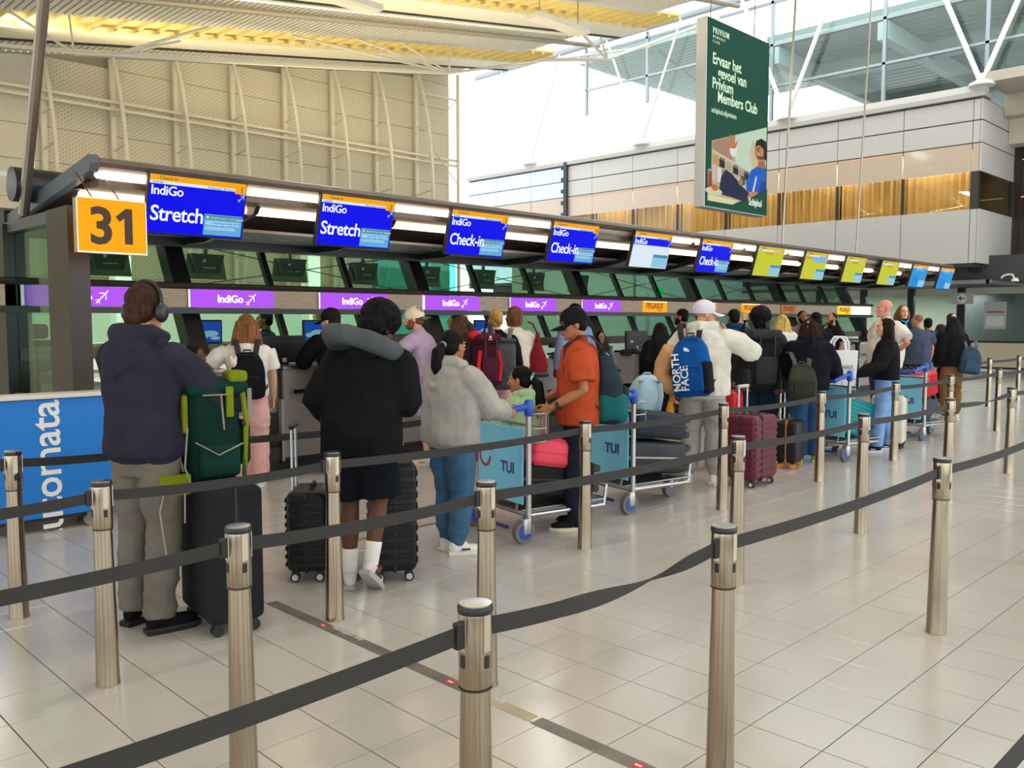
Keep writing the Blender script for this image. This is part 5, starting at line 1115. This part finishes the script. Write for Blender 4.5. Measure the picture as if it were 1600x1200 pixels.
for k, r_ in enumerate((.05, .036, .022)):
    b.tube([(-.02+r_*math.cos(R(a))*.9, -.222, .42+r_*math.sin(R(a))*.7) for a in range(0, 100, 15)], .0055, 6)
ob('dome_mark', b, mat('#e6edf2', .5), bp)
ob('black_side_panel', MB().rbox(.15, -.1, .17, .07, .19, .3, .03, 3), cloth('#1a1c22'), bp, True, 60)
e = empty('neck_pillow', mx=W @ TRS(-.27, -.16, 1.03)); tag(e, 'tan neck pillow clipped beside the bright blue backpack', 'neck pillow'); link('cushion', remesh(MB().tube([(.08, 0, .22), (-.02, -.01, .24), (-.07, -.01, .12), (-.09, -.02, .0), (.0, -.02, -.1), (.08, 0, -.1)], [.07, .09, .09, .085, .075, .06], 12, round_=True), .012, 2, .003), cloth('#c99a6c'), e)
suitcase('burgundy ribbed hard suitcase with a silver handle', TRS(7.72, 4.36, 0, 0), .46, .30, .63, '#64293a', 'h', '#1a1a1c', '#d0d0d0', handle=.26, hcol='#cfcfcc', band='#1a1a22')
suitcase('small black suitcase with orange wheels and copper trim', TRS(8.92, 4.58, 0, 12), .36, .24, .46, '#1d1d22', None, '#e89a2c', '#f0a838', trim='#b5764e', handle=.3)
suitcase('red suitcase with black straps left of the big black backpack', TRS(8.28, 5.0, 0, 20), .42, .28, .80, '#c01f32', 'v', '#1a1a1c', band='#1c1c1e')
e = empty('umbrella', (7.16, 4.95, .44)); tag(e, 'orange furled umbrella hanging left of the grey sweatpants', 'umbrella'); ob('canopy', MB().lathe([(.01, 0), (.03, .08), (.04, .3), (.02, .38)], 12), cloth('#e0922a'), e, True); ob('hook', MB().tube([(0, 0, .38), (0, 0, .44), (.03, 0, .46), (.05, 0, .43)], .01, 8), mat('#c98020', .5), e, True)
person('blonde staff woman in profile beneath the orange sign', 13.3, 7.75, 150, 1.76, SK4, ('lowbun', '#c9a468'), ('shirt', '#e0dcd2', .02, .9, 1.0, 'collar'), ('long', '#20242c'), ('#222', '#111'), vox=COARSE, seed=20, facef=True)
P, W, Hm = person('person with curly black hair in a dark green jacket', 9.42, 5.25, 40, 1.74, SK2, ('curly', '#161213', 1.28), ('coat', '#2b2f2b', .05, .85, 1.0, 'box collar'), ('long', '#26344a', .02), ('#333', '#222'), w=1.1, vox=MID, seed=21, arms={'R': ((.32, .12, 1.15), (.2, .36, 1.1))})
bp = backpack('large black hiking backpack on the person with curly hair', W @ TRS(-.04, -.16, .80, 6), .38, .30, .70, '#23242b', '#35373b', '#1c1c1f', 10, 'hike', True, .012); ob('red_tag', MB().box(.17, .2, -.12, -.1, -.03, .12), mat('#e0303c', .6), bp); ob('tan_hip_belt', MB().rbox(.0, -.08, .03, .4, .2, .07, .03, 3), cloth('#7d5c32'), bp, True, 60)
person('blonde woman in a white top with long hair at the desks', 13.30, 7.02, 55, 1.71, SK4, ('long', '#cda763', .46, 1.15), ('shirt', '#e0dad4', .03, .9, 1.0, ''), ('long', '#20242c'), ('#222', '#111'), vox=MID, seed=22, arms={'R': ((.36, .0, 1.15), (.12, -.08, 1.02))})
person('bearded man facing the camera behind the desks', 16.25, 8.15, 228, 1.80, SK2, ('short', '#2a1d17'), ('shirt', '#8f7f70', .025, .9, 1.0, 'collar'), ('long', '#333'), ('#222', '#111'), beard='#2a1a14', facef=True, vox=COARSE, seed=23)
P, W, Hm = person('woman in a black coat with fur collar and blue jeans', 9.40, 4.62, 35, 1.63, SK1, ('longwavy', '#2e1a17', .5, 1.1), ('coat', '#15161e', .05, .9, 1.0, 'hood box'), ('long', '#2f5478', .04), ('#8fce3a', '#e2e6c8', '#dfe8b0'), w=1.05, vox=MID, seed=24, arms={'R': ((.33, .12, 1.1), (.26, .38, 1.02)), 'L': ((-.28, .1, 1.12), (-.2, .3, 1.05))})
ob('fur_collar', mesh_mb(remesh(MB().tube([(-.13, .06, 1.43), (-.14, -.06, 1.45), (0, -.13, 1.44), (.14, -.06, 1.45), (.13, .06, 1.43)], [.045, .06, .065, .06, .045], 10, round_=True), .013, 1, .02, (40, 40, 40))), mat('#0d0c0f', .95), P, True, 180)
ob('hair_clip', MB().rbox(-.03, -.06, 1.69, .03, .05, .08, .01, 2), mat('#b59a72', .4), P)
bp = backpack('olive green small backpack on the woman in the black coat', W @ TRS(-.12, -.19, .80, 8), .34, .17, .42, '#3a3f31', '#33382b', '#4a4a48', 11, 'day', True, .011)
trolley('luggage trolley with a blue TUI board carrying a white bag and a teal suitcase', 9.82, 4.62, R(-11), smile=False)
suitcase('teal suitcase lying on the trolley below the white bag', TRS(10.72, 4.5, .35, -11, 0, -75), .46, .28, .66, '#128a95', 'v', '#1d2d30', '#8fa9ac')
e = empty('carrier_bag', mx=TRS(10.14, 4.60, .84, -50)); tag(e, 'white carrier bag with loop handles and RK lettering', 'bag')
ob('bag_body', MB().loft([[Vector((x*k, y*k2, z)) for x, y in ((-.19, -.1), (.19, -.1), (.19, .1), (-.19, .1))] for z, k, k2 in ((0, .85, 1), (.2, .95, .95), (.42, 1.05, .6))]), mat('#dcdee4', .6, var=.05, bump=.3, bs=8), e)
for yy in (-.05, .05): ob('loop_handle', MB().tube([(-.09, yy, .40), (-.085, yy*1.4, .52), (-.04, yy*1.6, .58), (.04, yy*1.6, .58), (.085, yy*1.4, .52), (.09, yy, .40)], .014, 6, flat=.3), mat('#e2e4ea', .6), e, True)
t = text('PRIMARK', .075, .001); t.v = [p for p in t.v]; shift(t, -.16, -.105, .2); ob('lettering', t, mat('#6a7480', .6), e)
person('dark-haired person beyond the fur-collared coat', 13.75, 6.65, 50, 1.75, SK2, ('short', '#120f10'), ('coat', '#17171a', .04, .85, 1.0, 'box'), ('long', '#1c1c20'), ('#222', '#111'), vox=COARSE, seed=25)
person('man in a black tee with cropped hair in profile at the far desks', 15.80, 7.32, 150, 1.76, '#b5805f', ('stubble', '#2e211b'), ('tee', '#1c1c1f', .03, .88, .5, ''), ('long', '#23252c'), ('#222', '#111'), w=1.08, vox=COARSE, seed=26, facef=True, beard='#3a281f')
person('seated clerk with dark hair behind the far desk', 19.7, 9.3, 230, 1.52, SK4, ('long', '#1d1614', .3), ('shirt', '#e0dcd2', .02, .9, 1.0, 'collar'), ('long', '#222'), ('#222', '#111'), vox=COARSE, seed=27)
P, W, Hm = person('tall bald man in a white tee with his hand on his hip', 13.02, 5.22, 140, 1.92, '#cf8f7a', None, ('tee', '#d9d3cf', .04, .84, .5, 'belly box'), ('long', '#3b3550', .03), ('#444', '#222'), w=1.25, vox=MID, seed=28, head=(-2, 0), facef=False, arms={'L': ((-.48, -.05, 1.18), (-.24, .04, 1.02))})
P, W, Hm = person('woman in a black leather jacket and pale blue jeans with long hair', 10.82, 4.32, 122, 1.64, SK1, ('long', '#1f1413', .55, .95), ('coat', '#18181b', .03, .95, 1.0, 'box'), ('long', '#83a8da', .02), ('#232a4a', '#dcdad6', '#c9cbd6'), vox=MID, seed=29, facef=True, arms={'L': ((-.3, .12, 1.14), (-.34, .42, 1.02)), 'R': ((.24, .08, 1.12), (.2, .3, 1.02))}, feet=((.16, -.10, 10), (-.14, .12, 14)), head=(8, 0), grip=('relax', 'grip'))
suitcase('white hard suitcase left of the pale blue jeans', TRS(10.45, 4.85, 0, 20), .38, .26, .62, '#d8d5ce', 'v', '#2a2a2c', trim='#8f8b84')
suitcase('cream hard suitcase right of the pale blue jeans', TRS(11.22, 4.42, 0, 100), .40, .24, .60, '#e0d9c6', None, '#1d1d1f', trim='#5b3f33', handle=.2)
trolley('luggage trolley with a TUI board carrying a red bag and dark cases', 12.25, 4.66, R(-9), smile=False)
suitcase('dark navy suitcase on the trolley below the red bag', TRS(12.95, 4.58, .24, -9, 0, -40), .44, .28, .62, '#232a3c', None, '#1b1b1d')
suitcase('bright red case strapped on top of the farther trolley', TRS(12.66, 4.5, .50, -9, 0, -8), .36, .22, .34, '#d31f35', 'v', '#1d1d1f')
trolley('luggage trolley farther back in front of the desks left of the bald man', 12.5, 5.95, R(20), smile=True)
person('staff woman in a dark suit and blue scarf facing the camera', 16.75, 6.4, 222, 1.90, SK4, ('long', '#7a5233', .3), ('coat', '#1b1d2e', .02, .88, 1.0, ''), ('long', '#1b1d2e'), ('#222', '#111'), vox=COARSE, seed=30, facef=True)
o = empty('neck_scarf', (0, 0, 0)); o.matrix_world = TRS(16.69, 6.34, 1.58, 132); tag(o, 'light blue scarf of the staff woman facing the camera', 'scarf'); ob('knot', MB().tube([(-.06, .0, .03), (0, .06, .01), (.06, 0, .03)], .016, 8).tube([(0, .07, .0), (.01, .1, -.12)], [.015, .02], 8, flat=.4), cloth('#4aa6e0'), o, True)
person('blond person half hidden behind the tall bald man', 18.6, 7.2, 60, 1.78, SK4, ('short', '#d0b078'), ('shirt', '#3a4a66', .03, .9, 1.0, ''), ('long', '#222'), ('#222', '#111'), vox=COARSE, seed=31)
person('bald man in a slate blue tee farther along the queue', 15.92, 5.82, 50, 1.72, '#c48a6e', ('stubble', '#8a6450'), ('tee', '#465064', .035, .86, .5, 'box'), ('long', '#2a2f3a', .03), ('#444', '#222'), w=1.1, vox=COARSE, seed=32, head=(25, 0))
P, W, Hm = person('dark-haired person with a navy bag beyond the slate tee', 17.9, 6.35, 45, 1.66, SK2, ('short', '#17120f'), ('coat', '#3a4364', .05, .85, 1.0, 'box'), ('long', '#7f9ac0'), ('#444', '#222'), vox=COARSE, seed=33)
person('person in a maroon patterned top beside the black-haired woman', 18.3, 6.25, 130, 1.52, SK3, ('curly', '#4a1c26', 1.0), ('shirt', '#45121f', .04, .85, 1.0, ''), ('long', '#2a1418'), ('#444', '#222'), vox=COARSE, seed=34)
P, W, Hm = person('woman in brown trousers with black hair and a slate backpack', 14.98, 4.92, 60, 1.68, SK4, ('long', '#131012', .42, 1.1), ('shirt', '#151518', .035, .92, 1.0, 'box'), ('long', '#7d5836', .026, 'cuff'), ('#e4e0da', '#d8d4cc', '#1e1e20'), vox=MID, seed=35, head=(-10, 12), w=1.05)
backpack('slate blue backpack slung low on the woman in brown trousers', W @ TRS(.13, -.16, .80, -12, 0, 8), .36, .18, .44, '#33475c', '#3a5067', '#3f566e', 12, 'day', True, .012)
person('person whose face shows behind the woman in brown trousers', 17.3, 5.72, 230, 1.74, SK4, ('short', '#1b1512'), ('shirt', '#22262e', .03, .9, 1.0, ''), ('long', '#222'), ('#222', '#111'), vox=COARSE, seed=37, facef=True)
# staff behind the glass
person('staff man in a navy suit behind the glass left of the dark cap', 5.80, 10.35, 150, 1.74, SK2, ('short', '#17120f'), ('coat', '#26344f', .02, .85, 1.0, ''), ('long', '#222a3a'), ('#222', '#111'), vox=COARSE, seed=40)
person('blonde staff woman with a bun behind the glass beside the dark cap', 6.68, 10.45, -20, 1.74, SK4, ('lowbun', '#c4a468'), ('coat', '#1f3350', .02, .85, 1.0, 'collar'), ('long', '#222a3a'), ('#222', '#111'), vox=COARSE, seed=41)
person('staff man in a dark suit behind the glass near the wavy brown hair', 8.75, 9.95, 140, 1.73, SK2, ('short', '#14100f'), ('coat', '#1a1d24', .02, .85, 1.0, ''), ('long', '#222'), ('#222', '#111'), vox=COARSE, seed=42)
person('dark-haired clerk seated low behind the desk monitors', 10.95, 8.95, 250, 1.44, SK1, ('lowbun', '#1c1413'), ('shirt', '#39404e', .02, .9, 1.0, 'collar'), ('long', '#222'), ('#222', '#111'), vox=COARSE, seed=43, facef=True)
# office chair behind the side glass
e = empty('office_chair', (2.95, 10.1, 0)); tag(e, 'grey high-backed office chair behind the side glass', 'chair')
ob('backrest', MB().rbox(0, 0, 1.05, .48, .1, .72, .05, 4), cloth('#5d6460'), e, True, 60); ob('headrest', MB().rbox(0, 0, 1.5, .28, .09, .16, .04, 4), cloth('#5d6460'), e, True, 60); ob('seat', MB().rbox(0, -.25, .5, .5, .5, .1, .04, 3), cloth('#5d6460'), e, True, 60); ob('stem', MB().tube([(0, -.22, .06), (0, -.22, .46)], .03, 10), KICK, e, True)
for a in range(5): ob('foot', MB().tube([(0, -.22, .08), (.28*math.cos(R(72*a)), -.22+.28*math.sin(R(72*a)), .05)], .02, 8), KICK, e, True)
e = empty('hung_jacket', mx=TRS(2.75, 9.75, .8)); tag(e, 'dark red jacket hung behind the side glass', 'jacket'); link('jacket', remesh(MB().loft([MB().ring((0, 0, z), a, .09, Vector((1, 0, 0)), Vector((0, 1, 0)), 14) for z, a in ((-.3, .2), (0, .18), (.2, .12), (.28, .05))]), .02, 1, .01), cloth('#6d1f24'), e)
e = empty('tablet_stand', (18.6, 8.55, 1.13)); tag(e, 'orange boarding leaflet stand on the far desk', 'stand'); ob('board', MB().rbox(0, 0, .16, .34, .02, .32, .006, 2).xf(Matrix.Rotation(R(-20), 4, 'X')), mat('#f08a2c', .5), e); ob('easel', MB().box(-.05, .05, .0, .14, 0, .01).tube([(0, .13, .0), (0, .06, .22)], .01, 6), KICK, e)

bpy.data.scenes.remove(WS)
